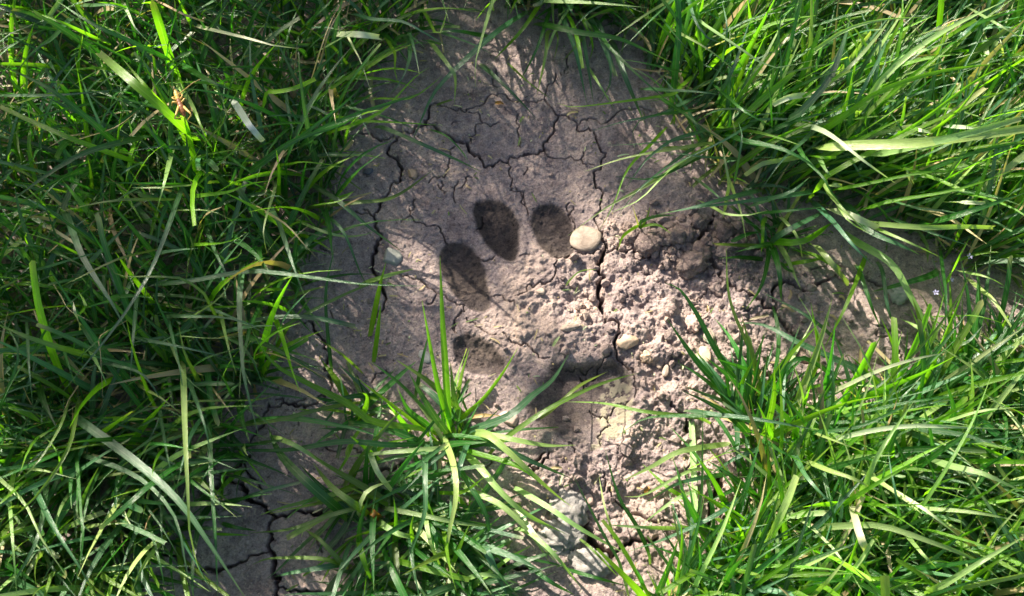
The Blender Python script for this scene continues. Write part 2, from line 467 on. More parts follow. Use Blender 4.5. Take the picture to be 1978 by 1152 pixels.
# hairline crazing between the big cracks
for _ in range(25):
    x0, y0 = cr.uniform(560, 1500), cr.uniform(160, 1100)
    a = cr.uniform(0, 6.28); ln = cr.uniform(15, 55); pts = [(x0, y0)]
    for s in range(4):
        a += cr.randn() * 0.6; pts.append((pts[-1][0] + math.cos(a) * ln / 4, pts[-1][1] + math.sin(a) * ln / 4))
    carve(roughen(pts, 0.2, cr), 0.5)
Hh -= lip + cut
ny, nx = GX.shape
idx = np.arange(nx * ny, dtype=np.int32).reshape(ny, nx)
quads = np.stack([idx[:-1, :-1], idx[:-1, 1:], idx[1:, 1:], idx[1:, :-1]], -1).reshape(-1, 4)
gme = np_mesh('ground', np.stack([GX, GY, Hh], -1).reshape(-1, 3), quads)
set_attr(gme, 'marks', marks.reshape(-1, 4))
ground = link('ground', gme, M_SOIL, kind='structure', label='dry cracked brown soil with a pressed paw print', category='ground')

def gz(x, y):
    i = int(np.clip(np.searchsorted(gx, x), 1, nx - 1)); j = int(np.clip(np.searchsorted(gy, y), 1, ny - 1))
    return float(Hh[j, i])

def ground_at(px, py):
    p = P(px, py, 0.0); z = gz(p[0], p[1]); p = P(px, py, z); return np.array([p[0], p[1], gz(p[0], p[1])])

# ------------------------------------------------------------------ stones and clods
def stone_mesh(name, sx, sy, sz, seed, kind, rot):
    r = np.random.RandomState(seed)
    bm = bmesh.new(); bmesh.ops.create_icosphere(bm, subdivisions=4 if kind != 'pebble' else 4, radius=1)
    planes = []
    if kind == 'angular':
        for _ in range(9):
            d = r.randn(3); d /= np.linalg.norm(d); planes.append((d, r.uniform(0.62, 0.88)))
        planes.append((np.array([0, 0, 1.0]), 0.7))
    elif kind == 'pebble':
        for _ in range(8):
            d = r.randn(3); d /= np.linalg.norm(d); planes.append((d, r.uniform(0.72, 0.9)))
        planes.append((np.array([0, 0, 1.0]), 0.72))
    off = Vector(r.uniform(-50, 50, 3))
    for v in bm.verts:
        n = v.co.normalized(); rad = 1.0
        for d, h in planes:
            q = float(np.dot(d, n))
            if q > 1e-3: rad = min(rad, h / q)
        if kind == 'clod':
            rad *= 1 + 0.30 * mnoise.fractal(n * 1.6 + off, 1.0, 2.0, 4) + 0.10 * mnoise.fractal(n * 6 + off, 0.7, 2.0, 3)
        elif kind == 'rock':
            rad *= 1 + 0.34 * mnoise.fractal(n * 1.9 + off, 1.0, 2.0, 3) + 0.22 * mnoise.fractal(n * 5 + off, 0.8, 2.0, 5)
        elif kind == 'angular':
            rad *= 1 + 0.05 * mnoise.fractal(n * 4 + off, 1.0, 2.0, 3)
        else:
            rad *= 1 + 0.07 * mnoise.noise(n * 1.3 + off)
        v.co = n * rad
    if kind == 'pebble':
        for _ in range(4): bmesh.ops.smooth_vert(bm, verts=bm.verts, factor=0.5, use_axis_x=True, use_axis_y=True, use_axis_z=True)
    for v in bm.verts:
        v.co.x *= sx; v.co.y *= sy; v.co.z *= sz
    bmesh.ops.rotate(bm, verts=bm.verts, cent=(0, 0, 0), matrix=Matrix.Rotation(rot, 3, 'Z'))
    me = bpy.data.meshes.new(name); bm.to_mesh(me); bm.free()
    for p in me.polygons: p.use_smooth = True
    return me

M_CREAM = stone_material('cream_stone', (0.22, 0.165, 0.125), (0.47, 0.385, 0.305), 260, 0.65, 0.6)
M_GREY = stone_material('grey_stone', (0.24, 0.25, 0.22), (0.38, 0.38, 0.34), 200)
M_PEACH = stone_material('peach_stone', (0.42, 0.30, 0.20), (0.60, 0.45, 0.32), 160)
M_PINK = stone_material('pink_stone', (0.40, 0.28, 0.23), (0.55, 0.40, 0.33), 180)
M_BROWN = stone_material('brown_stone', (0.26, 0.18, 0.12), (0.40, 0.29, 0.20), 180)
M_DARK = stone_material('slate_chip', (0.04, 0.045, 0.07), (0.10, 0.11, 0.15), 260, 0.4)
M_WHITE = stone_material('white_rock', (0.20, 0.185, 0.17), (0.39, 0.37, 0.355), 330, 0.9, 1.0)

# px, py, half width, half height, thickness, rotation deg, kind, material, name, label, category
STONES = [
 (1132, 462, 34, 28, 10, 8, 'pebble', M_CREAM, 'pebble', 'smooth rounded cream stone touching the edge of a toe print', 'stone'),
 (758, 498, 20, 23, 10, 10, 'angular', M_GREY, 'stone', 'pale grey angular stone set flush in soil beside a long crack', 'stone'),
 (1213, 657, 22, 19, 12, 20, 'angular', M_PEACH, 'stone', 'peach coloured angular stone touching the deep crack above the pad print', 'stone'),
 (1370, 648, 13, 20, 10, -20, 'pebble', M_CREAM, 'pebble', 'oval cream pebble above a narrow flat tan stone', 'pebble'),
 (1362, 686, 13, 20, 10, 10, 'angular', M_PEACH, 'stone', 'narrow flat tan stone just below an oval cream pebble', 'stone'),
 (1275, 705, 7, 8, 6, 0, 'pebble', M_CREAM, 'pebble', 'little round cream pebble against a slim oblong pebble', 'pebble'),
 (1286, 718, 7, 15, 7, -15, 'pebble', M_CREAM, 'pebble', 'slim oblong cream pebble against a little round one', 'pebble'),
 (1339, 626, 15, 17, 9, 0, 'rock', M_PINK, 'stone', 'rough pinkish stone half buried in crumbly soil', 'stone'),
 (797, 337, 10, 13, 8, 15, 'angular', M_BROWN, 'pebble', 'brown upright pebble beside the wide upper crack', 'pebble'),
 (699, 311, 7, 9, 5, 20, 'rock', M_PINK, 'pebble', 'tiny pinkish pebble beside a rounder tiny pebble near grass', 'pebble'),
 (685, 311, 5, 6, 4, 0, 'pebble', M_GREY, 'pebble', 'tiny round grey pebble at the grass edge', 'pebble'),
 (712, 332, 11, 8, 4, 30, 'angular', M_DARK, 'stone_chip', 'dark blue-grey slate chip lying on shaded soil', 'stone chip'),
 (1046, 565, 8, 7, 5, 0, 'pebble', M_CREAM, 'pebble', 'small white pebble on rough soil between toes and pad', 'pebble'),
 (1735, 570, 20, 20, 12, 10, 'rock', M_GREY, 'stone', 'rough grey stone in shaded soil under drooping grass blades', 'stone'),
 (1098, 985, 33, 38, 18, 25, 'rock', M_WHITE, 'rock', 'rough whitish rock lump lying under pale grass blades', 'rock'),
 (1083, 1040, 42, 32, 17, 0, 'rock', M_WHITE, 'rock', 'low broad grey-white rock lump between two other pale rocks', 'rock'),
 (1140, 1090, 40, 27, 19, -10, 'rock', M_WHITE, 'rock', 'bluish white crusty rock beside a dark soil gap', 'rock'),
 (914, 1142, 13, 12, 9, 0, 'rock', M_WHITE, 'stone', 'small white stone on shaded soil below the low grass tuft', 'stone'),
 (1137, 966, 10, 13, 8, 15, 'pebble', M_PINK, 'pebble', 'smooth brownish pebble next to a whitish rock lump', 'pebble'),
 (820, 690, 11, 16, 4, 35, 'angular', M_GREY, 'stone_chip', 'thin pale flake of stone beside the tall upright grass blade', 'stone chip'),
 (984, 808, 24, 13, 9, -30, 'angular', M_PINK, 'stone', 'pinkish wedge shaped stone under a bright pale grass blade', 'stone'),
 (1310, 925, 5, 5, 4, 0, 'pebble', M_CREAM, 'pebble', 'tiny white pebble in a sunlit hollow of crumbly soil', 'pebble'),
 (1250, 690, 14, 13, 10, 0, 'rock', M_PEACH, 'stone', 'sunlit lumpy tan stone beside the end of the deep crack', 'stone'),
 (1100, 633, 19, 9, 6, 5, 'angular', M_CREAM, 'stone', 'flat pale stone half sunk in the ridge above the pad print', 'stone'),
 (1560, 985, 10, 8, 6, 0, 'rock', M_PEACH, 'stone', 'small tan stone among thin grass stems', 'stone'),
]
for i, (px, py, hw, hh, th, rot, kind, mat, name, label, cat) in enumerate(STONES):
    g = ground_at(px, py); k = pxm(g)
    me = stone_mesh(name, hw * k, hh * k, th * k, 300 + i, kind, math.radians(rot))
    o = link(name, me, mat, label=label, category=cat)
    o.location = (g[0], g[1], g[2] + th * k * (0.15 if kind == 'angular' else 0.25))

CLODS = [(1246, 478, 23), (1305, 460, 19), (1299, 487, 11), (1333, 514, 27), (1328, 482, 12), (1349, 492, 20), (1274, 467, 14), (1328, 453, 16),
         (1374, 510, 15), (1284, 484, 9), (1262, 456, 11), (1316, 497, 8), (1223, 458, 16), (1362, 470, 10), (1290, 440, 12), (1345, 430, 15),
         (1400, 455, 20), (1430, 470, 14), (1375, 440, 9), (1212, 440, 10), (1318, 425, 9)]
for i, (px, py, r) in enumerate(CLODS):
    g = ground_at(px, py); k = pxm(g)
    rr = np.random.RandomState(700 + i)
    me = stone_mesh('soil_clod', r * k * rr.uniform(.92, 1.12), r * k * rr.uniform(.88, 1.05), r * k * rr.uniform(.7, .85), 700 + i, 'clod', rr.uniform(0, 6))
    if r >= 26: lab = 'largest round brown soil clod in the heap beside the cream stone'
    elif r >= 22: lab = 'big lumpy soil clod under the tiny grass sprout'
    elif r >= 19: lab = {1305: 'knobbly soil clod touching the wide dark gap behind the sprout', 1349: 'soil clod pressed against the largest round clod', 1400: 'soil clod at the foot of the shaggy grass tuft'}[px]
    elif r <= 9: lab = 'pea-sized crumb of soil lying among the bigger clods'
    else: lab = 'small crumbly brown soil clod in the heap beyond the cream stone'
    o = link('soil_clod', me, M_CLOD, label=lab, category='soil clod', group='soil clods heaped beside the cream stone')
    o.location = (g[0], g[1], g[2] + r * k * 0.42)

# loose grains of soil, far too many to count
def merge(name, parts, mat, smooth=True, **props):
    co, fa, n = [], [], 0
    for v, f in parts: co.append(v); fa.append(f + n); n += len(v)
    me = np_mesh(name, np.concatenate(co), np.concatenate(fa), smooth)
    return link(name, me, mat, **props)

bm = bmesh.new(); bmesh.ops.create_icosphere(bm, subdivisions=1, radius=1)
ICO_V = np.array([v.co[:] for v in bm.verts]); ICO_F = np.array([[v.index for v in f.verts] for f in bm.faces]); bm.free()
grains = []
gr = np.random.RandomState(31)
while len(grains) < 1900:
    u = gr.rand()
    if u < 0.3: px, py = gr.normal(1320, 80), gr.normal(475, 45)
    elif u < 0.8: px, py = gr.uniform(1080, 1600), gr.uniform(430, 1080)
    else: px, py = gr.uniform(560, 1800), gr.uniform(150, 1140)
    if poly_sdf(np.array([px]), np.array([py]), PAD)[0] < 4 and gr.rand() < 0.85: continue
    if any(poly_sdf(np.array([px]), np.array([py]), t[0])[0] < 8 for t in TOES.values()): continue
    g = ground_at(px, py)
    if g[2] < -0.006 or any(math.hypot(px - q[0], py - q[1]) < max(q[2], q[3]) + 3 for q in STONES): continue
    r = 0.00030 + 0.0021 * gr.rand() ** 5
    if u >= 0.8: r *= 0.6
    v = ICO_V * (1 + 0.75 * (gr.rand(len(ICO_V), 1) - .5)) * r * gr.uniform(.75, 1.2, 3)
    grains.append((v + g + np.array([0, 0, r * 0.45]), ICO_F))
merge('soil_crumbs', grains, M_CRUMB, False, kind='stuff', label='loose crumbs of dry soil scattered on the crust', category='soil crumbs')

# ------------------------------------------------------------------ grass
KCOL = {'g': (0.029, 0.128, 0.020), 'y': (0.135, 0.30, 0.018), 'b': (0.050, 0.140, 0.058), 'p': (0.26, 0.38, 0.13),
        'd': (0.40, 0.31, 0.17), 'o': (0.50, 0.20, 0.03), 'w': (0.52, 0.58, 0.38), 'k': (0.11, 0.20, 0.030)}  # pale kind also stands in for sun highlight on one hanging blade
KTR = {'g': 0.44, 'y': 0.60, 'b': 0.30, 'p': 0.30, 'd': 0.25, 'o': 0.3, 'w': 0.25, 'k': 0.38}

def resample(pts, n, fast=False):
    pts = np.asarray(pts, float)
    if fast:
        s = np.r_[0, np.cumsum(np.sqrt(((pts[1:] - pts[:-1]) ** 2).sum(1)))]
        q = np.linspace(0, s[-1], n)
        return np.stack([np.interp(q, s, pts[:, k]) for k in range(3)], 1), s[-1]
    if len(pts) == 2: pts = np.array([pts[0], (pts[0] + pts[1]) / 2, pts[1]])
    ext = np.vstack([2 * pts[0] - pts[1], pts, 2 * pts[-1] - pts[-2]])
    out = []
    for i in range(1, len(ext) - 2):
        p0, p1, p2, p3 = ext[i - 1], ext[i], ext[i + 1], ext[i + 2]
        for t in np.linspace(0, 1, 12, endpoint=False):
            out.append(0.5 * (2 * p1 + (p2 - p0) * t + (2 * p0 - 5 * p1 + 4 * p2 - p3) * t * t + (3 * p1 - p0 - 3 * p2 + p3) * t ** 3))
    out.append(ext[-2]); out = np.array(out)
    s = np.r_[0, np.cumsum(np.linalg.norm(np.diff(out, axis=0), axis=1))]
    q = np.linspace(0, s[-1], n)
    return np.stack([np.interp(q, s, out[:, k]) for k in range(3)], 1), s[-1]

def ribbon(pts, width, kind, cut, r, n=14, face=None, roll=0.0, twist=0.0, fold=0.3, colj=0.18, waver=0.0, fast=False):
    """a leaf blade: V-folded strip, 3 vertices a row; returns verts, quads, colours, uv"""
    c, L = resample(pts, n, fast)
    t = np.linspace(0, 1, n)
    if waver:
        ph = r.uniform(0, 6.28, 3)
        for a in range(3): c[:, a] += waver * L * np.sin(t * r.uniform(4, 9) + ph[a]) * t * (0.4 if a == 2 else 1)
    tan = np.gradient(c, axis=0); tan /= np.linalg.norm(tan, axis=1, keepdims=True) + 1e-12
    nrm = np.array([0, 0, 1.0]) if face is None else face
    N_ = nrm[None] - tan * (tan @ nrm)[:, None]
    ln = np.linalg.norm(N_, axis=1, keepdims=True)
    N_ = np.where(ln > 0.05, N_ / (ln + 1e-9), np.array([[0.3, -0.9, 0.3]]))
    B = np.cross(tan, N_)
    ang = roll + twist * (t - 0.4)
    Br = B * np.cos(ang)[:, None] + N_ * np.sin(ang)[:, None]
    Nr = -B * np.sin(ang)[:, None] + N_ * np.cos(ang)[:, None]
    if cut: prof = np.minimum(0.62 + 1.6 * t, 1.0) * (1 - 0.22 * t ** 3)
    else: prof = np.minimum(0.6 + 1.7 * t, 1.0) * np.maximum(1 - np.clip((t - 0.25) / 0.75, 0, 1) ** 2.1, 0.035)
    prof = prof * (1 + 0.06 * np.sin(t * r.uniform(6, 14) + r.uniform(0, 6)))
    w = (width * 0.5 * prof)[:, None]
    f = fold * w
    rows = np.stack([c - Br * w + Nr * f, c, c + Br * w + Nr * f], 1)
    if cut:   # the mower leaves a slanted, torn end
        e = r.uniform(-.9, .9, 3) * width * 0.5
        rows[-1] += tan[-1][None] * e[:, None]
    V = rows.reshape(-1, 3)
    F = []
    for i in range(n - 1):
        a = i * 3
        F += [[a, a + 1, a + 4, a + 3], [a + 1, a + 2, a + 5, a + 4]]
    base = np.array(KCOL[kind]) * np.exp(r.randn() * colj) * np.exp(r.randn(3) * np.array([0.07, 0.03, 0.10]))
    col = np.ones((n, 3, 4)); col[..., :3] = base
    col[..., 3] = KTR[kind]
    rootw = np.clip(1 - t / 0.16, 0, 1)[:, None, None] * 0.5
    col[..., :3] = col[..., :3] * (1 - rootw) + np.array([0.30, 0.34, 0.18]) * rootw
    tipc = np.array([0.46, 0.40, 0.20]) if cut else np.array([0.30, 0.34, 0.08])
    amt = (r.uniform(0, 0.35) if fast else r.uniform(0.1, 0.7)) if cut else r.uniform(0, 0.5)
    tw = (np.clip((t - 0.90) / 0.10, 0, 1) ** 1.3)[:, None, None] * amt
    col[..., :3] = col[..., :3] * (1 - tw) + tipc * tw
    uv = np.zeros((n, 3, 3)); uv[:, 0, 0] = -1; uv[:, 2, 0] = 1
    uv[..., 1] = (t * L * 10)[:, None]; uv[..., 2] = r.uniform(0, 100)
    return V, np.array(F), col.reshape(-1, 4), uv.reshape(-1, 3)

# clumps of grass that can be told apart; every blade belongs to the one it grows from
TUFTS = [
 (340, 260, 'dense grass tuft with broad cut sunlit blades where the tan insect perches'),
 (330, 20, 'upright grass tuft with one very wide bright cut blade standing behind the insect'),
 (60, 160, 'thick grass tuft with long arching sunlit blades and slanted cut tips'),
 (120, 420, 'shaded dense grass tuft with arching olive blades in front of the insect'),
 (130, 640, 'dark shaded grass tuft around a small white curled leaf'),
 (430, 600, 'grass tuft with long pale blades reaching over cracked soil towards the grey stone'),
 (480, 330, 'matted grass tuft with striped shadows and one flat dry cream blade'),
 (640, 270, 'grass tuft leaning broad green blades over the soil by the brown pebble'),
 (640, 60, 'grass tuft of upright thin blades with a bent pale stalk'),
 (860, 30, 'grass tuft sending one long whitish blade down across the top crack'),
 (150, 900, 'loose grass tuft with broad drooping blue-green blades over deep soil cracks'),
 (380, 860, 'sparse grass tuft with a single hanging white-tipped blade'),
 (1080, 10, 'grass tuft hanging narrow separate blades straight down onto smooth bare soil'),
 (1300, 80, 'blue-green grass tuft of fine tangled blades along the bare soil edge'),
 (1370, 280, 'fine-bladed grass tuft whose pale tips reach the smooth cream stone'),
 (1530, 300, 'grass tuft with a wide curved green leaf above curled cut leaves'),
 (1520, 90, 'grass tuft with upright yellow-green blades beside a small patch of bare soil'),
 (1700, 200, 'sunlit yellow-green grass tuft with long blades swept to one side'),
 (1880, 90, 'bright grass tuft of crowded slanting blades with pale glossy tops'),
 (1800, 300, 'sunlit grass tuft with two very wide pale cut blades'),
 (1650, 420, 'grass tuft with a blunt white cut blade and striped long drooping blades'),
 (1880, 500, 'grass tuft with tiny lilac petals caught among its stems'),
 (1505, 475, 'small shaggy grass tuft with curled-down blades beside the widest soil crack'),
 (1238, 432, 'tiny young grass sprout growing in the heap of soil clods'),
 (1450, 790, 'grass tuft with dark pointed blades rising over the pebbly soil'),
 (880, 845, 'spreading grass tuft beside the pad print with one tall bright blade'),
 (690, 800, 'small grass tuft with curled young shoots at the end of a long crack'),
 (725, 1010, 'low sprawling grass tuft with an orange-brown stem base'),
 (830, 1000, 'lank grass tuft with long pale blades trailing towards the whitish rocks'),
 (660, 1110, 'grass tuft of bluish blades rooted beside a forked soil crack'),
 (1320, 1090, 'upright bright green grass tuft near the whitish rocks and sunlit rubble'),
 (1480, 960, 'thin tangled grass tuft on sunlit crumbly soil'),
 (1640, 980, 'sunlit grass tuft crossed by a short blunt cream-coloured cut blade'),
 (1840, 940, 'sunny grass tuft with one long grey-olive stem standing over it'),
 (1850, 740, 'grass tuft with a long flat glossy blade lying across its middle'),
 (1620, 780, 'grass tuft with long low green blades over brown soil clumps'),
 (1900, 1120, 'dense sunlit grass tuft of broad pale blades crossing each other'),
]
tufts = []
for x, y, lab in TUFTS:
    g = ground_at(x, y)
    e = link('grass_tuft', None, None, None, label=lab, category='grass tuft', group='grass tufts round the bare soil')
    e.empty_display_size = 0.01; e.location = g
    tufts.append((x, y, e, g))

def tuft_near(x, y):
    return min(tufts, key=lambda t: (t[0] - x) ** 2 + (t[1] - y) ** 2)

def add_blade(tf, rb, kd='g', cut=False):
    V, F, C, U = rb
    me = np_mesh('blade', V - tf[3], F)
    set_attr(me, 'bcol', C); set_attr(me, 'buv', U, 'FLOAT_VECTOR', 'vector')
    return link('dry_blade' if kd in 'dow' else 'cut_blade' if cut else 'blade', me, M_BLADE, tf[2])

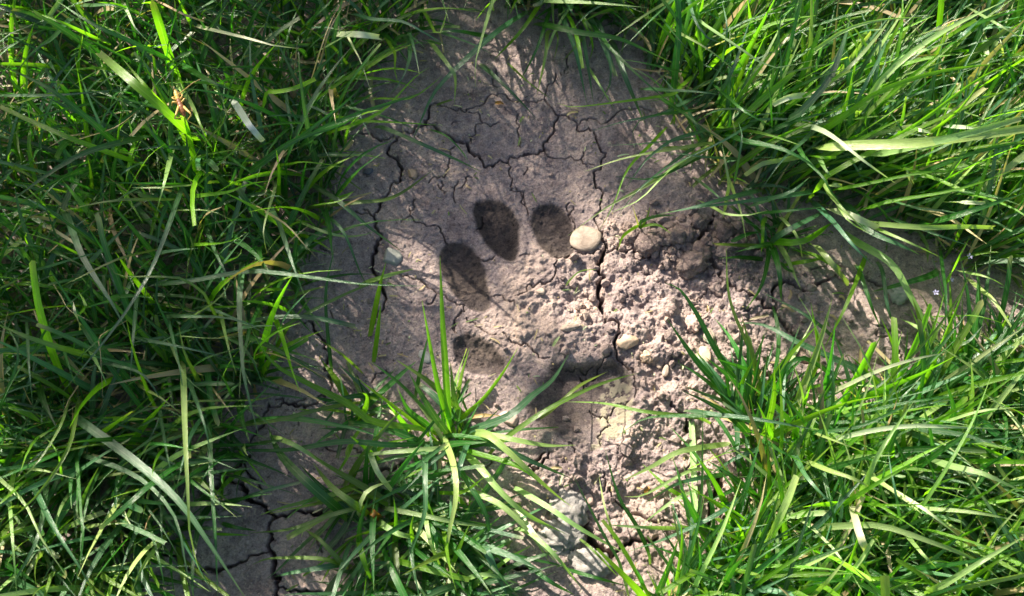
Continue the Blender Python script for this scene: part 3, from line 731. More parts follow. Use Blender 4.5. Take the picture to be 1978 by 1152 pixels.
# kind, width, tip (p pointed / c cut), height in mm, stance (m in the mat, u upright, l lying over soil), points root to tip
BLADES = """
TL y45c62u 985,520 975,470 920,300 830,10
TL y50c58m 1000,700 850,560 700,430 540,290
TL y32p52m 900,590 800,480 665,320
TL g36p60m 620,770 450,620 250,470 0,355
TL y32c52m 700,870 480,790 280,710 0,580
TL y32c52u 1090,1120 1060,900 1020,720 990,630
TL y30c50u 430,490 430,350 450,195
TL y30c48u 845,470 850,400 838,310
TL y25p50u 530,260 530,150 520,70
TL g35p60u 150,300 110,180 50,0
TL g30p56m 885,310 700,220 500,130 300,0
TL y22p54m 520,210 330,120 140,50
TL g20p52u 600,250 650,130 720,40
TL w24p52m 1160,165 1350,210 1500,250 1635,265
TL g35p60u 1040,430 1120,200 1250,0
TL y25p54u 1270,740 1310,560 1370,400 1515,220
TL g18p50u 1500,470 1520,350 1560,240
TL y25p50u 1500,1150 1515,950 1500,815
TL y20p50u 590,1090 630,850 665,550
TL y25p50u 490,1110 495,950 475,850
TL g40p56m 730,760 560,800 400,860 200,990 0,1140
TL k22p54m 900,1085 700,1085 550,1100 330,1150 300,1180
TL y25p50m 1110,1060 1250,1040 1350,1000 1490,980
TL y25p50u 900,1150 1000,950 1090,800
TL b28p48m 750,895 690,920 640,970
TL p40p46m 1000,500 1050,580 1090,680 1110,740 1150,800
TL w38c44m 1300,600 1360,690 1430,770
TL g15p48m 1760,510 1850,420 1950,370
TL g22p48m 1560,860 1700,560 1780,460
TL y25c50m 1440,540 1450,500 1490,500 1600,480 1710,430
TL y15p44m 1580,890 1660,880 1900,910
TL b22p50m 80,520 350,515 690,480
TL p18p48m 1000,1010 850,1020 700,1020
TL g14p46m 960,1000 750,995 520,990
TL y30p46m 640,820 720,840 770,860
TL d9p52m 450,750 630,690 750,600
TL b18p50m 500,790 580,610 700,480
TL p35p48m 920,880 890,1000 850,1150
TL g18p50m 460,570 100,660 0,700
TL g40p46m 1050,390 1180,460 1300,500
TL y25p54u 1190,200 1200,100 1205,-20
TL g25p54u 1350,150 1390,80 1440,-20
TL y25p54u 1060,180 1040,140 960,-20
TL g20p46u 1660,1090 1640,1000 1665,870
TL y15p44m 1740,1110 1850,1090 1920,1040
TL g30p50m 1560,800 1740,660 1850,580 1950,480
TL g36p46m 1400,900 1550,790 1680,730 1850,680 1967,610
TL y22p48m 260,1140 210,1080 110,985
TL g22p48m 180,1150 260,1040 360,950
TL b32p54m 330,160 270,220 190,270 80,400
TL y18p52m 440,440 520,390 610,350
TL d10p58m 1700,400 1740,270 1790,130 1850,20
TL d12c50m 900,30 1000,80 1110,120
TL k16p50m 1150,740 1200,680 1230,640 1190,480
TL y20p48m 690,1050 800,860 900,780
TL b26p52m 500,30 620,30 780,80
TL w22p54m 700,80 740,160 820,240
TL g24p52m 1000,320 920,400 850,530
TL b24p50m 1400,1110 1500,1060 1600,1130
TL g26p52u 1590,330 1680,150 1760,-10
TL g22p52u 1640,330 1740,170 1860,-10
TL y16p46m 1100,980 1180,900 1300,800 1450,750
ML b28p46m 930,470 1060,455 1250,420 1400,405 1700,440 1967,475 2310,487
ML b26p48m 960,30 850,330 740,540 570,780 345,1055
ML g18p46m 640,690 500,810 390,910
ML y30p54u 870,650 800,540 700,410 625,300
ML k18p50m 1145,600 1100,520 980,445 850,435 650,430 600,380
ML k16p48m 1060,640 1180,560 1240,480 1255,420
ML b35p40m 1310,450 1300,600 1310,800 1330,1000 1410,1320
ML y25p48u 1070,360 1085,240 1110,155
ML g20p34u 1800,1000 1775,700 1770,500 1820,260
ML d18p40m 1400,60 1550,150 1650,260 1725,340
ML p20p34l 1540,80 1700,170 1850,215 1967,210 2050,180
ML b20p30l 1690,60 1850,170 1950,400 2000,500
ML b30p40m 1500,120 1520,160 1600,400 1665,570
ML k18p30l 1340,830 1500,730 1750,590 1967,490 2240,390
ML k16p36l 820,1115 1100,1110 1370,1105 1470,1085 1560,1045
ML b22p42m 980,650 1200,655 1350,690 1480,735
ML b22p40m 800,780 1000,820 1280,885
ML k22p48m 800,300 640,340 450,430 335,485
ML b25p42m 740,580 720,800 705,1020
ML b22p44m 150,750 160,950 180,1150
ML p28p42m 510,870 550,950 590,1045
ML g22p42m 350,840 380,940 410,1020
ML k35p44m 430,850 200,780 0,700 -60,670
ML g20p44m 0,1150 100,880 60,740 -20,660
ML k28p40m 1050,950 1000,850 970,700
ML w38p46m 430,690 405,620 398,570
ML y34p48m 430,640 465,590 425,515
ML g20p34m 1220,760 1350,850 1450,1085
ML b25p40m 600,910 780,970 900,1150
ML p22p38m 1210,690 1250,860 1285,970
ML b25p40m 930,730 980,950 1000,1150
ML y16p46m 400,300 280,240 120,190
ML b44p44m 380,150 450,330 620,600 700,760
ML k16p46m 990,75 1120,75 1230,110 1280,160
ML y20p46m 1100,260 1220,250 1320,215
ML b30p40m 1140,230 1200,370 1300,520
ML y16p44m 1240,350 1300,320 1310,285
ML p20p44m 1480,0 1430,180 1450,310
ML k18p30l 1967,950 1850,850 1690,755
ML g16p44m 200,800 330,620 520,470
ML p14p42m 1000,760 1180,770 1400,745
ML g22p44m 0,350 60,220 180,80
ML b18p44m 260,380 500,310 570,305
ML d8p44m 660,690 540,760 545,840 560,1150
ML d8p44m 330,540 380,620 500,680 540,720
ML g18p36m 1250,1060 1190,960 1180,1090
ML p16p34m 930,810 1010,980 1160,1100
BL p36p52m 1015,-40 1025,300 1040,600 1050,800 1105,1025
BL b52p44m 480,210 590,290 800,450 1000,640 1150,850 1370,1180
BL b28p42m 540,400 700,460 850,560 980,740 1030,1000 1070,1150
BL g30c46m 980,430 850,520 700,650 550,780
BL k28p48m 420,150 370,350 200,600 0,770
BL p30p48m 0,500 140,640 230,830 400,1090
BL b38p44m 200,580 300,780 450,1010 540,1170
BL g22p44m 430,450 450,700 460,850 400,1160
BL p25p40m 180,450 260,460 440,508
BL b22p36m 890,170 930,400 990,600
BL g30p34m 1160,250 1170,500 1190,800 1205,1150
BL y20p26u 1215,620 1240,490 1265,485
BL g20p22l 1060,610 1200,605 1280,585
BL w22p30m 690,690 720,750 790,825
BL b18p26l 1130,440 1450,530 1690,605
BL b18p30m 800,640 900,780 1000,950
BL g22p30m 820,740 880,950 920,1150
BL g35p50m 300,370 0,500 -60,520
BL y28p50m 110,540 0,640 -60,680
BL p26p44m 60,700 70,850 95,1170
BL b32p40m 250,600 200,850 20,1170
BL g25p34u 490,1170 540,1000 650,850
BL g26p14l 1210,740 1300,770 1420,790
BL y16p14l 1170,800 1280,810 1385,815
BL g20p30m 620,830 500,920 200,1090
BL y20p20u 800,1170 760,1120 705,1085
BL k18p44m 360,140 330,220 200,420 0,600
BL b26p42m 1060,0 1130,200 1180,420
BL p20p40m 830,20 900,60 1025,160
BL g16p36m 1215,400 1140,470 1100,560
BL g18p36m 650,210 830,90 860,50
BL b16p36m 800,200 880,170 780,370
BL d16p30m 1190,20 1250,100 1320,200
BL y18p40m 340,470 320,360 240,260
BL d10p22l 300,650 420,690 560,700
BL k14p22l 690,940 740,900 840,880
CB g30p24l 1340,290 1000,310 750,290 400,340 -25,325
CB k22p24l 860,60 640,110 350,180 0,230 -55,235
CB p28p22l 330,250 430,290 530,340 690,455
CB k24p20l 960,640 900,640 720,680 450,770 230,790
F y13p62u 875,845 868,822 862,735 855,620 850,495
F y10p48u 872,842 868,815 845,740 815,580
F y9p30u 885,840 894,807 931,773 970,722 1001,671
F b14p26l 890,842 909,831 982,804 1028,764 1067,734 1099,684
F k10p28l 940,880 970,852 1043,800 1104,767 1165,740 1235,720
F k8p24l 1043,805 1085,775 1120,745 1174,718
F p12p22l 890,850 940,840 994,850 1058,861 1113,860
F p15p26l 885,845 934,837 976,867 1019,907 1067,950 1105,980
F y14p24l 885,862 906,874 1001,902 1054,940 1092,972
F p14p26l 890,870 923,898 966,948 1019,994 1096,1033
F p13p22l 890,930 916,952 966,976 1019,1026 1068,1096
F p12p28l 868,842 860,849 877,902 881,962 867,1033 856,1118
F b12p26l 905,850 902,860 885,910 880,962
F b11p30l 840,850 824,863 821,920 821,990 800,1050 775,1118
F p10p22l 815,975 821,994 832,1050 858,1110
F p10p24l 880,860 849,867 754,874 655,884
F w16c22l 708,862 715,881 729,916 763,959
F g11p26u 704,948 708,891 711,855
F y9p26u 735,890 711,870 676,842
F p10p26l 690,1000 694,984 711,948 771,923
F g11p28u 701,1086 694,1026 711,962
F y13p24l 690,1030 697,1061 708,1097 727,1138
F p14p20l 726,1005 736,1012 772,1033 821,1040
F p10p18l 735,978 754,984 825,998 895,1012 963,1019
F b11p16l 665,1085 644,1093 577,1104 531,1114
F k9p16l 680,1092 662,1090 612,1079 524,1079 487,1091
F k10p20l 672,1096 662,1090 619,1044 587,1022
F g20p28l 672,1005 655,987 598,937 541,877 517,824
F k14p24l 720,1000 683,973 641,941 605,895
F y13p40u 850,838 810,828 718,814 676,782 605,746 534,707 498,661 480,620
F g11p30u 840,835 825,821 789,792 768,750
F b14p32u 872,845 842,807 807,750 790,720
F y12p20u 690,812 706,787 708,765 693,758
F y9p24u 790,830 782,821 747,778
F y9p20l 690,850 683,856 669,888 648,920
F b16p20l 930,1040 941,1068 984,1160
F g10p16l 880,1035 888,1040 952,1065 1072,1090 1110,1102
F b12p20u 619,1160 669,1090 690,1051
F b10p22u 640,1160 690,1100 720,1040
F b11p22u 690,1160 700,1100 735,1060
F y8p24u 840,950 850,952 895,950 938,920
F g10p16l 998,1070 1054,1118 1110,1150
F o14c14l 712,985 722,992 735,1003
F y10p26u 720,700 730,640 736,584
F y11p30u 712,650 733,557 746,505
F p9p24l 690,548 740,535 800,520
F g8p22u 800,770 815,700 830,640
F p8p22u 880,790 890,730 907,672
F k12p24u 905,830 880,780 870,700
F g9p26u 858,840 852,770 833,690
F y8p20u 700,900 740,862 800,845
F b12p22l 905,845 960,862 1030,893 1105,925
F g12p20l 870,880 905,935 940,1000 950,1085
F y10p22u 760,1080 765,1000 760,960
F y10p22u 810,1090 795,1030 800,990
F g10p22l 800,990 840,1030 842,1100
F p9p14l 860,1140 930,1110 1010,1130
F w8p14l 790,1090 808,1130 830,1160
R4 g36p30u 930,1180 825,1120 700,990 530,750
R4 g34p36u 960,1150 940,1100 820,960 690,720 600,590 520,555
R4 k20p36u 1080,1160 1060,1110 980,920 870,640 850,350
R4 y28p30u 1040,1160 1070,1110 1200,940 1355,770
R4 y24p34u 1270,1180 1280,1130 1350,950 1310,660
R4 g28p30l 1120,1180 1130,1120 1180,1010 1270,960 1400,1040 1510,1140
R4 b36p24l 1760,1140 1600,1040 1250,880 1050,780 870,770
R4 b20p14l 1500,900 1300,740 1040,600
R4 y22p26u 910,1170 940,1090 1005,955
R4 g24p26u 1010,1170 1020,1080 980,1030 780,960
R4 b36p28l 1090,345 1120,310 1220,250 1440,140
R4 y38p30l 1090,340 1110,330 1270,325 1440,215
R4 g28p22l 1110,370 1090,345 1000,360 850,400
R4 g34p20l 1105,350 1110,380 1140,500 1150,665
R4 g30p20l 1095,370 1080,400 1040,570 960,695
R4 p36c26l 1310,330 1340,360 1430,460 1510,562
R4 y24p26l 1080,180 1050,230 1050,300 1040,395
R4 p22p24l 1130,180 1160,210 1240,310 1265,420
R4 y22p16l 1170,440 1290,435 1390,420
R4 g22p14l 1150,420 1180,480 1240,500
R4 b32p34m 1400,190 1440,230 1540,350 1655,465
R4 w42c38m 1470,170 1530,190 1670,250
R4 p32p38m 1390,20 1400,60 1500,170 1625,285
R4 p38p28l 1500,260 1560,330 1750,450 1850,620 1967,830 2080,1000
R4 g38p30l 2010,470 1967,510 1800,560 1645,600
R4 y26p24l 1605,400 1600,430 1500,680 1380,912
R4 g24p20l 1560,440 1580,500 1640,680 1690,800
R4 b24p20l 1680,420 1700,500 1730,700 1790,835
R4 b46p34m 1560,200 1620,270 1800,350 1900,400
R4 b24p34m 1250,70 880,120 640,150 440,190
R4 y18p16u 390,255 370,245 290,300 265,375
R4 y18p16u 385,255 400,245 480,240 550,285
R4 g18p18u 380,255 390,220 480,190 578,185
R4 d9p20u 380,250 365,210 340,130
R4 k12p12u 385,255 420,200 440,130
R4 p20p40m 800,155 850,180 960,185 1080,160
R4 g24p38m 1100,170 1200,160 1400,140
R4 p22p34m 890,60 930,170 960,330
R4 b20p34m 740,30 780,60 830,100 900,120
R4 p10p12l -20,560 10,530 60,490 150,478
R4 p22p30l 1967,830 1900,800 1790,745
R4 y20p34u 1580,1160 1620,980 1690,840
R4 w24p34m 1500,1110 1700,1020 1900,960 2060,930
R4 y16p24l 1200,1140 1400,1100 1600,1060
C1 p24p34m 2100,510 1967,530 1700,580 1490,650
C1 p20p32m 2100,560 1967,640 1800,740 1600,850 1395,1000
C1 y18p28m 1850,500 1720,640 1640,840 1570,965
C1 b22p34m 2100,440 1967,480 1850,560 1780,640 1700,760
C1 b20p32m 2080,520 1900,650 1770,760 1660,900
C1 p18p32m 2080,560 1950,640 1790,800 1640,870
C1 g18p32m 2060,600 1850,690 1650,675
C1 y20p34m 2010,190 1967,230 1700,270 1430,300 1340,280
C1 b22p30m 2000,290 1900,340 1700,380 1530,430
C1 g20p36m 2000,330 1850,350 1760,400 1750,480
C1 b16p28m 2000,480 1800,500 1600,510
C1 g18p36m 1967,100 1800,60 1660,40
C1 b26p26l -40,690 0,720 150,810 300,940 510,1095
C1 p18p26l -30,590 0,575 250,560 410,582
C1 k24p24l -50,860 0,845 230,820 450,790 670,640
C1 g18p26l -30,630 40,635 210,620
C1 y20p24u 60,860 150,770 270,640
C1 b24p24l 340,395 400,415 600,500 800,590 925,652
C1 g12p20l 640,400 740,460 820,540 865,610
C1 y22p24l 80,800 130,800 190,780 240,755
TC b36p34l 1220,40 1160,80 1000,190 800,370 680,500 620,620 550,785
TC p26p34l 640,200 660,240 760,370 790,430 785,570
TC p24p34m 1010,-20 990,20 930,230 900,350 900,478
TC b26p20l 920,340 960,380 1100,510 1240,658
TC b32p40m 300,100 340,110 500,120 620,180 740,250
TC y22p40m 560,70 590,60 750,45 920,68
TC y26p34l 1280,0 1250,30 1150,170 1000,328
TC g38p42m 0,760 60,710 300,610 630,500
TC y20p36m 200,650 260,660 480,670 700,685
TC y20p40m 180,700 240,680 400,600 560,430 645,370
TC y14p34m 440,540 540,540 640,480 720,412
TC y26p38m 440,260 460,300 460,400 492,480
TC b28p40m 540,260 540,320 500,430 430,520
TC g16p42m 200,500 240,470 330,300 360,200
TC y20p42m 80,510 250,390 400,300 540,225
TC w14p38m 230,250 280,350 340,540
TC w36c42m 190,190 270,190 380,205
TC b30p24l 1460,-10 1380,90 1440,260 1510,575
TC b24p24l 1470,120 1490,220 1545,570
TC p24p24l 1320,150 1290,190 1280,310 1232,530
TC g22p26l 1320,20 1290,110 1230,280 1130,465
TC b36p26l 1640,200 1670,290 1720,430 1825,680
TC p20p28l 1440,30 1500,110 1560,210
TC y24p30l 1450,10 1490,120 1540,240 1525,325
TC k18p26l 1510,160 1460,240 1375,338
TC b22p28l 1520,60 1590,160 1640,420 1580,560
TC p16p20l 1500,330 1580,470 1660,600
TC k12p22l 1330,130 1350,220 1325,340
TC p20p38m 1930,20 1800,100 1600,245
TC g36p38m 1340,150 1480,180 1680,210 1860,290 1967,340
TC g30p34m 1580,190 1650,280 1850,470 1960,560
TC b28p40m 1970,10 1850,120 1670,300
TC p26p40m 1330,10 1500,15 1700,30 1850,45
TC b24p36m 1400,30 1420,60 1450,100
TC b26p30m 780,205 900,250 1030,320
TC g34p36m 900,190 780,170 640,180
TC k14p22l 1070,330 1200,460 1340,560
TC y20p38m 640,100 700,190 760,10
TC d12p44m 60,310 110,150 190,20
TC g26p40m 0,110 90,30 130,-20
TC p16p40m 80,260 200,190 240,170
TC k16p24l 680,560 760,550 780,545
TR y34p52m 900,690 1000,620 1190,490 1500,390 1830,345
TR p52c56m 900,800 1060,790 1350,780 1700,740 1990,695
TR p40c58m 1200,830 1330,800 1600,740 1940,645
TR p36p56m 1100,560 1200,420 1400,250 1600,130 1850,10
TR w30p50m 800,690 850,700 950,760 1100,880 1270,1000
TR p22p50m 830,270 870,240 1000,160 1180,110 1420,95
TR g42p44m 420,760 450,770 640,810 800,890 890,970
TR b28p44m 790,740 770,760 640,880 530,1040
TR p30c42m 700,860 650,870 540,890 450,950
TR b26p44m 120,-30 140,0 180,120 250,210 350,240
TR p26p46m 200,110 220,130 400,250 530,340 600,370 740,345 830,325
TR y25p50u 545,330 530,300 490,180 460,-10
TR y25p50u 710,290 690,260 640,170 560,0
TR g22p50u 795,420 800,380 810,200 820,-10
TR b35p52u 890,600 960,350 1000,160 1040,-10
TR w32c46m 780,520 770,520 680,530 600,570
TR g26p42m 330,510 450,610 600,690
TR b24p42m 0,490 200,500 330,520
TR y28p52m 860,1000 900,950 1300,740 1700,560 1970,450
TR y22p50m 1000,1020 1100,1000 1400,940 1680,920
TR y22p50m 1150,1120 1250,1090 1600,1030 1920,920
TR g40p52m 1500,1200 1660,1150 1990,1040
TR g24p46m 1340,780 1330,760 1280,680 1210,580
TR p20p42m 350,1060 360,1000 340,880 320,765
TR b18p42m 400,930 415,850 430,740 410,660
TR w24p40m 385,690 380,650 395,600
TR b44p50m 700,640 760,600 900,440 960,300 1020,100
TR p26p52m 860,480 1000,380 1180,180 1260,60
TR b26p52m 1020,640 1090,480 1180,310 1240,160
TR y24p54m 1080,720 1260,600 1340,530
TR y24p56m 1230,760 1400,660 1700,440 1960,310
TR y22p56m 1480,700 1640,560 1810,300
TR g24p56m 1350,880 1600,760 1960,560
TR w24c54m 1330,700 1380,705 1450,720
TR w28p54m 1600,690 1700,695 1850,700
TR p36p56m 1250,330 1400,280 1570,225
TR b34p58m 1560,250 1640,180 1740,90
TR g26p58m 1700,130 1850,80 1990,40
TR p24p58m 1720,80 1850,150 1970,220
TR p24c40m 900,1010 930,1005 975,1010
TR y16c42m 820,850 870,855 940,855
TR w20p52m 1840,270 1835,230 1825,200
TR w30p50m 1340,980 1320,920 1365,1000
TR w24c50m 1580,1100 1650,1100 1750,1105
TR p32p44m 860,880 890,930 920,955
TR g30p40m 730,790 780,870 870,960 900,1020 990,1140
TR b26p40m 560,1090 700,1040 800,960
TR g24p38m 60,580 150,640 220,700 330,760
TR b34p36m 420,1060 300,1090 150,1130 0,1160
TR b20p38m 330,860 200,850 0,820
TR b18p40m 440,700 300,780 0,920
TR b22p42m 330,480 400,330 480,90
TR p20p42m 440,480 560,300 680,60
TR y18p40m 540,600 600,530 640,480
TR g20p46m 590,660 580,500 560,380
TR g18p44m 0,110 100,230 180,300
TR p18p42m 110,190 250,270 400,390
TR b16p44m 330,300 350,150 320,0
TR p28c44m 690,310 700,270 720,210
TR y28p50m 940,640 1100,560 1150,520 1270,480
TR y20p50m 1110,720 1100,640 1140,540
TR k18p50m 980,650 1000,740 1010,770
BR g36p48u 810,1180 790,1130 750,900 710,650 640,370
BR y32p42u 400,1180 440,1100 600,800 700,640
BR y28p48m 720,640 750,620 950,500 1130,400
BR p36p52m 800,580 820,540 860,430 950,280 1080,95
BR p42p46m 640,775 700,770 900,770 1150,850 1400,950 1560,1075
BR w28p44m 980,590 1040,625 1160,700 1320,830
BR p46p54m 1220,430 1280,450 1450,490 1690,600
BR g40p54u 1230,540 1240,520 1280,400 1290,150 1245,-20
BR k22p54m 1100,700 1140,640 1280,420 1400,200 1480,0 1500,-60
BR w46c46m 750,710 760,740 790,840 820,905
BR k30p44u 150,900 180,870 400,580 545,385
BR b28p32m -40,165 0,170 250,200 580,260
BR g24p38m 560,265 800,230 1080,100 1200,90
BR w28p44m 700,290 880,250 1080,230 1250,235 1580,250
BR g22p38m 760,165 1080,100 1400,60
BR b28p26l 430,300 400,310 150,390 0,480 -60,520
BR b30p22l 115,200 120,230 125,400 132,540
BR b24p20l 160,220 170,260 180,400 187,530
BR g54p50u 0,1190 20,1150 100,1000 180,930
BR p30p44m 580,1100 620,1060 760,890
BR b28p42m 840,1095 950,1060 1100,1030
BR p28p46m 1100,680 1150,680 1400,700 1672,750
BR p42p54m 1190,1110 1250,1080 1480,940 1690,820
BR y30p46m 860,690 830,660 970,740
BR y26p46m 1170,800 1250,820 1450,880 1600,950
BR p34p46m 560,450 640,480 760,520 900,600
BR b34p40m 460,440 500,510 600,620 660,660
BR g34p36m 300,330 380,380 480,430
BR y24p40m 270,1060 420,960 560,880 700,860
BR y20p34m 300,900 350,770 480,690 650,650
BR k22p32m 520,130 570,160 600,220
BR y20p40u 470,200 490,100 520,10
BR g24p40u 730,250 760,110 800,0
BR g22p38m 660,200 690,130 760,70
BR y22p34m 1340,1000 1200,960 1100,1000
BR y20p46m 850,660 1000,660 1180,655
BR y20p46m 770,700 820,730 880,745
BR b20p42m 1000,720 980,600 950,450 940,370
BR p18p44m 580,285 700,330 820,380
BR y20p46m 1190,560 1280,570 1390,575
BR p36p46m 1060,850 1130,930 1200,1000
BR y24p48m 1150,590 1220,540 1310,510
BR g28p46m 1100,1000 1400,960 1672,880
BR y26p50m 1400,1050 1550,950 1672,900
BR g30p50m 1100,1170 1300,1100 1480,1050
BR p22p50m 1480,870 1560,760 1672,650
BR y18p48m 1380,640 1500,570 1600,480 1672,430
BR g26p48m 1460,450 1580,380 1690,300
BR y24p46m 1200,200 1350,120 1500,20
BR p22p46m 1280,200 1450,150 1672,130
B5 g22p28u 740,980 720,900 650,750 560,600 480,330
B5 g28p30l 1240,740 1190,690 1040,450 960,340 830,200
B5 p34p28l 1160,290 1150,310 900,350 750,430 580,515
B5 y24p20l 960,660 920,610 830,550 690,420
B5 g30p34l 1450,260 1400,230 1200,160 900,155 700,170 570,255
B5 k22p24l 1080,190 980,160 700,130 480,85 250,75
B5 p14p14l 540,830 520,780 480,650 450,490
B5 g40p46u 750,1200 770,1150 850,950 890,830
B5 g48p44u 1060,850 1010,760 930,600 900,560
B5 g40p46u 1100,1180 1120,1150 1200,950 1290,870
B5 p34p20l 960,0 1000,945 1020,960
B5 p32p24l -20,550 0,560 170,660 350,780 610,925
B5 w34p22l -20,660 0,690 120,850 220,970
B5 b26p30l 1350,520 1300,560 1100,700 850,820 600,910
B5 p22p24l 1000,560 870,620 690,750
B5 p24p20l 920,770 700,770 480,755
B5 g26p40u 990,1170 1010,1000 1000,830
B5 y22p40u 860,1170 890,1000 910,850 900,720
B5 g24p38u 660,1170 690,1080 640,980
B5 p20p30l 1100,450 950,460 700,590 590,600
B5 b26p30l 1200,470 1060,490 880,530 700,640
B5 y22p34u 1240,890 1240,800 1200,730
B5 p28p24l -20,770 60,800 200,920 350,1105
B5 k20p26u 1400,660 1390,500 1410,380
B5 g20p20l 250,990 400,1040 620,1100
B5 k16p26l 330,810 420,900 560,1050
B5 b20p34u 620,1160 560,960 480,820 300,470
B5 y24p34u 1440,920 1500,800 1640,640
MR p22p40m 700,0 790,140 910,215
MR g20p26u 880,1120 910,960 980,820
MR k18p40m 1040,1060 1300,780 1450,560 1555,345
MR p30p36m 1580,560 1650,620 1819,880
MR p20p40m 1500,450 1600,470 1700,520
MR g26p36m 1340,430 1360,600 1350,900
MR b26p40m 1030,20 1200,70 1400,90 1500,130
MR p34c44m 960,160 1250,180 1450,175 1640,180
MR p22p40m 960,190 1150,270 1330,355
MR y22p44m 1400,430 1450,330 1500,240
MR y16p40m 1420,700 1550,700 1750,760
MR w26p34m 1440,870 1500,840 1580,750
MR b22p34m 1100,150 1300,220 1530,300
"""
tr_ = np.random.RandomState(4)
tips = {}
nblades = 0
for line in BLADES.strip().splitlines():
    reg, spec, rest = line.split(' ', 2)
    kind, w, tip, Hm, st = re.match(r'([a-z])(\d+)([pc])(\d+)([mul])', spec).groups()
    pp = pts_of(reg, rest); wpx = float(w) / REG[reg][2]; Hm = float(Hm) * (0.00118 if st == 'm' else 0.001)
    pp = np.array(pp)
    s = np.r_[0, np.cumsum(np.hypot(*np.diff(pp, axis=0).T))]; s /= s[-1]
    if st == 'u': z = 0.001 + Hm * (s ** 0.85)
    elif st == 'l': z = 0.0015 + Hm * np.sin(np.pi * np.clip(s, 0, 1) ** 0.75) * 0.75 + 0.003 * s
    else: z = Hm * (0.62 + 0.38 * np.sin(np.pi * (0.08 + 0.72 * s)))
    q3 = [P(x, y, zz) for (x, y), zz in zip(pp, z)]
    if st == 'm':      # it comes up out of the sward: carry it down to the ground
        d0 = pp[1] - pp[0]; d0 = d0 / (np.hypot(*d0) + 1e-6) * min(45, 0.35 * np.hypot(*(pp[-1] - pp[0])) + 8)
        b0 = pp[0] - d0 * 0.55; b1 = pp[0] - d0
        q3 = [P(b1[0], b1[1], 0.0), P(b0[0], b0[1], z[0] * 0.6)] + q3
        rx, ry = b1
    else: rx, ry = pp[0]
    for q in q3: q[2] = max(q[2], gz(q[0], q[1]) + 0.0007)
    q3[0][2] = gz(q3[0][0], q3[0][1]) - 0.001
    mid = q3[len(q3) // 2]
    face = CAM - mid; face /= np.linalg.norm(face)
    face = face * 0.6 + np.array([0, 0, 0.5]); face /= np.linalg.norm(face)
    rb = ribbon(q3, wpx * pxm(mid) * 1.02, kind, tip == 'c', tr_, n=18 if len(q3) > 4 else 14, face=face,
                roll=tr_.randn() * 0.28, twist=tr_.randn() * 0.5, fold=tr_.uniform(0.1, 0.45), colj=0.12)
    tf = tuft_near(min(max(rx, 0), W0), min(max(ry, 0), H0))
    add_blade(tf, rb, kind, tip == 'c'); nblades += 1
    if reg == 'TL' and rest.startswith('1090,1120'): tips['insect'] = q3[-1]

# growth habit: sward outlines on the drawing grid, lean direction (deg, 0 = to the right, 90 = up), spread, blades, height
SWARD = [
 ('left', [(-90,-90),(860,-90),(890,20),(790,90),(690,180),(680,250),(655,330),(635,430),(600,560),(545,680),(470,780),(330,880),(120,950),(-90,980)], None, 180, 3300, 1.0),
 ('top', [(890,-90),(1260,-90),(1250,50),(1180,60),(1120,40),(1050,35),(980,15),(900,-10)], -90, 90, 330, 0.85),
 ('right', [(1250,-90),(2080,-90),(2080,520),(1870,540),(1740,450),(1620,410),(1500,395),(1400,375),(1335,300),(1290,220),(1250,130),(1220,40)], 38, 85, 3500, 1.0),
 ('lower', [(1440,850),(1620,780),(1850,700),(2080,560),(2080,1240),(1240,1240),(1300,1120),(1360,1060),(1420,1000),(1450,930)], 30, 170, 3000, 0.9),
 ('tuft_a', [(840,810),(910,810),(930,850),(910,890),(850,890),(830,850)], None, 180, 34, 0.65),
 ('tuft_b', [(660,930),(770,900),(880,960),(930,1060),(920,1200),(680,1200),(640,1060)], -60, 130, 330, 0.62),
 ('tuft_c', [(660,770),(720,760),(730,820),(670,830)], None, 180, 25, 0.45),
 ('tuft_d', [(1400,760),(1500,760),(1500,830),(1410,840)], 80, 80, 60, 0.6),
 ('tuft_e', [(1470,430),(1530,430),(1530,500),(1480,500)], None, 180, 30, 0.5),
 ('thin', [(-90,930),(90,930),(240,870),(470,790),(480,880),(440,960),(350,1050),(230,1150),(150,1240),(-90,1240)], -50, 90, 520, 0.95),
]
KIND_P = {'left': 'ggggggggbbbbbyyyyd', 'top': 'ggbbbpy', 'right': 'gggyyyyyybbbpkd', 'lower': 'gggggyyyyyppbbkd', 'thin': 'ggbbkp'}
def grow(r, x, y, az, Lb, el0, bend, n):
    """a blade as an arc from its root: azimuth, length, starting elevation, total bend"""
    p = np.array([x, y, gz(x, y) - 0.001]); out = [p.copy()]; a = az
    for i in range(n):
        t = (i + 0.5) / n
        el = el0 - bend * t ** 1.4
        a += r.randn() * 0.05
        p = p + np.array([math.cos(a) * math.cos(el), math.sin(a) * math.cos(el), math.sin(el)]) * Lb / n
        p[2] = max(p[2], gz(p[0], p[1]) + 0.0015 if abs(p[0]) < .28 and -.19 < p[1] < .23 else 0.002)
        out.append(p.copy())
    return out

gr2 = np.random.RandomState(77)
under = []
STUFF = {'co': [], 'f': [], 'c': [], 'u': [], 'n': 0}
def stuff_add(rb):
    V, F, C, U = rb
    STUFF['co'].append(V); STUFF['f'].append(F + STUFF['n']); STUFF['c'].append(C); STUFF['u'].append(U); STUFF['n'] += len(V)

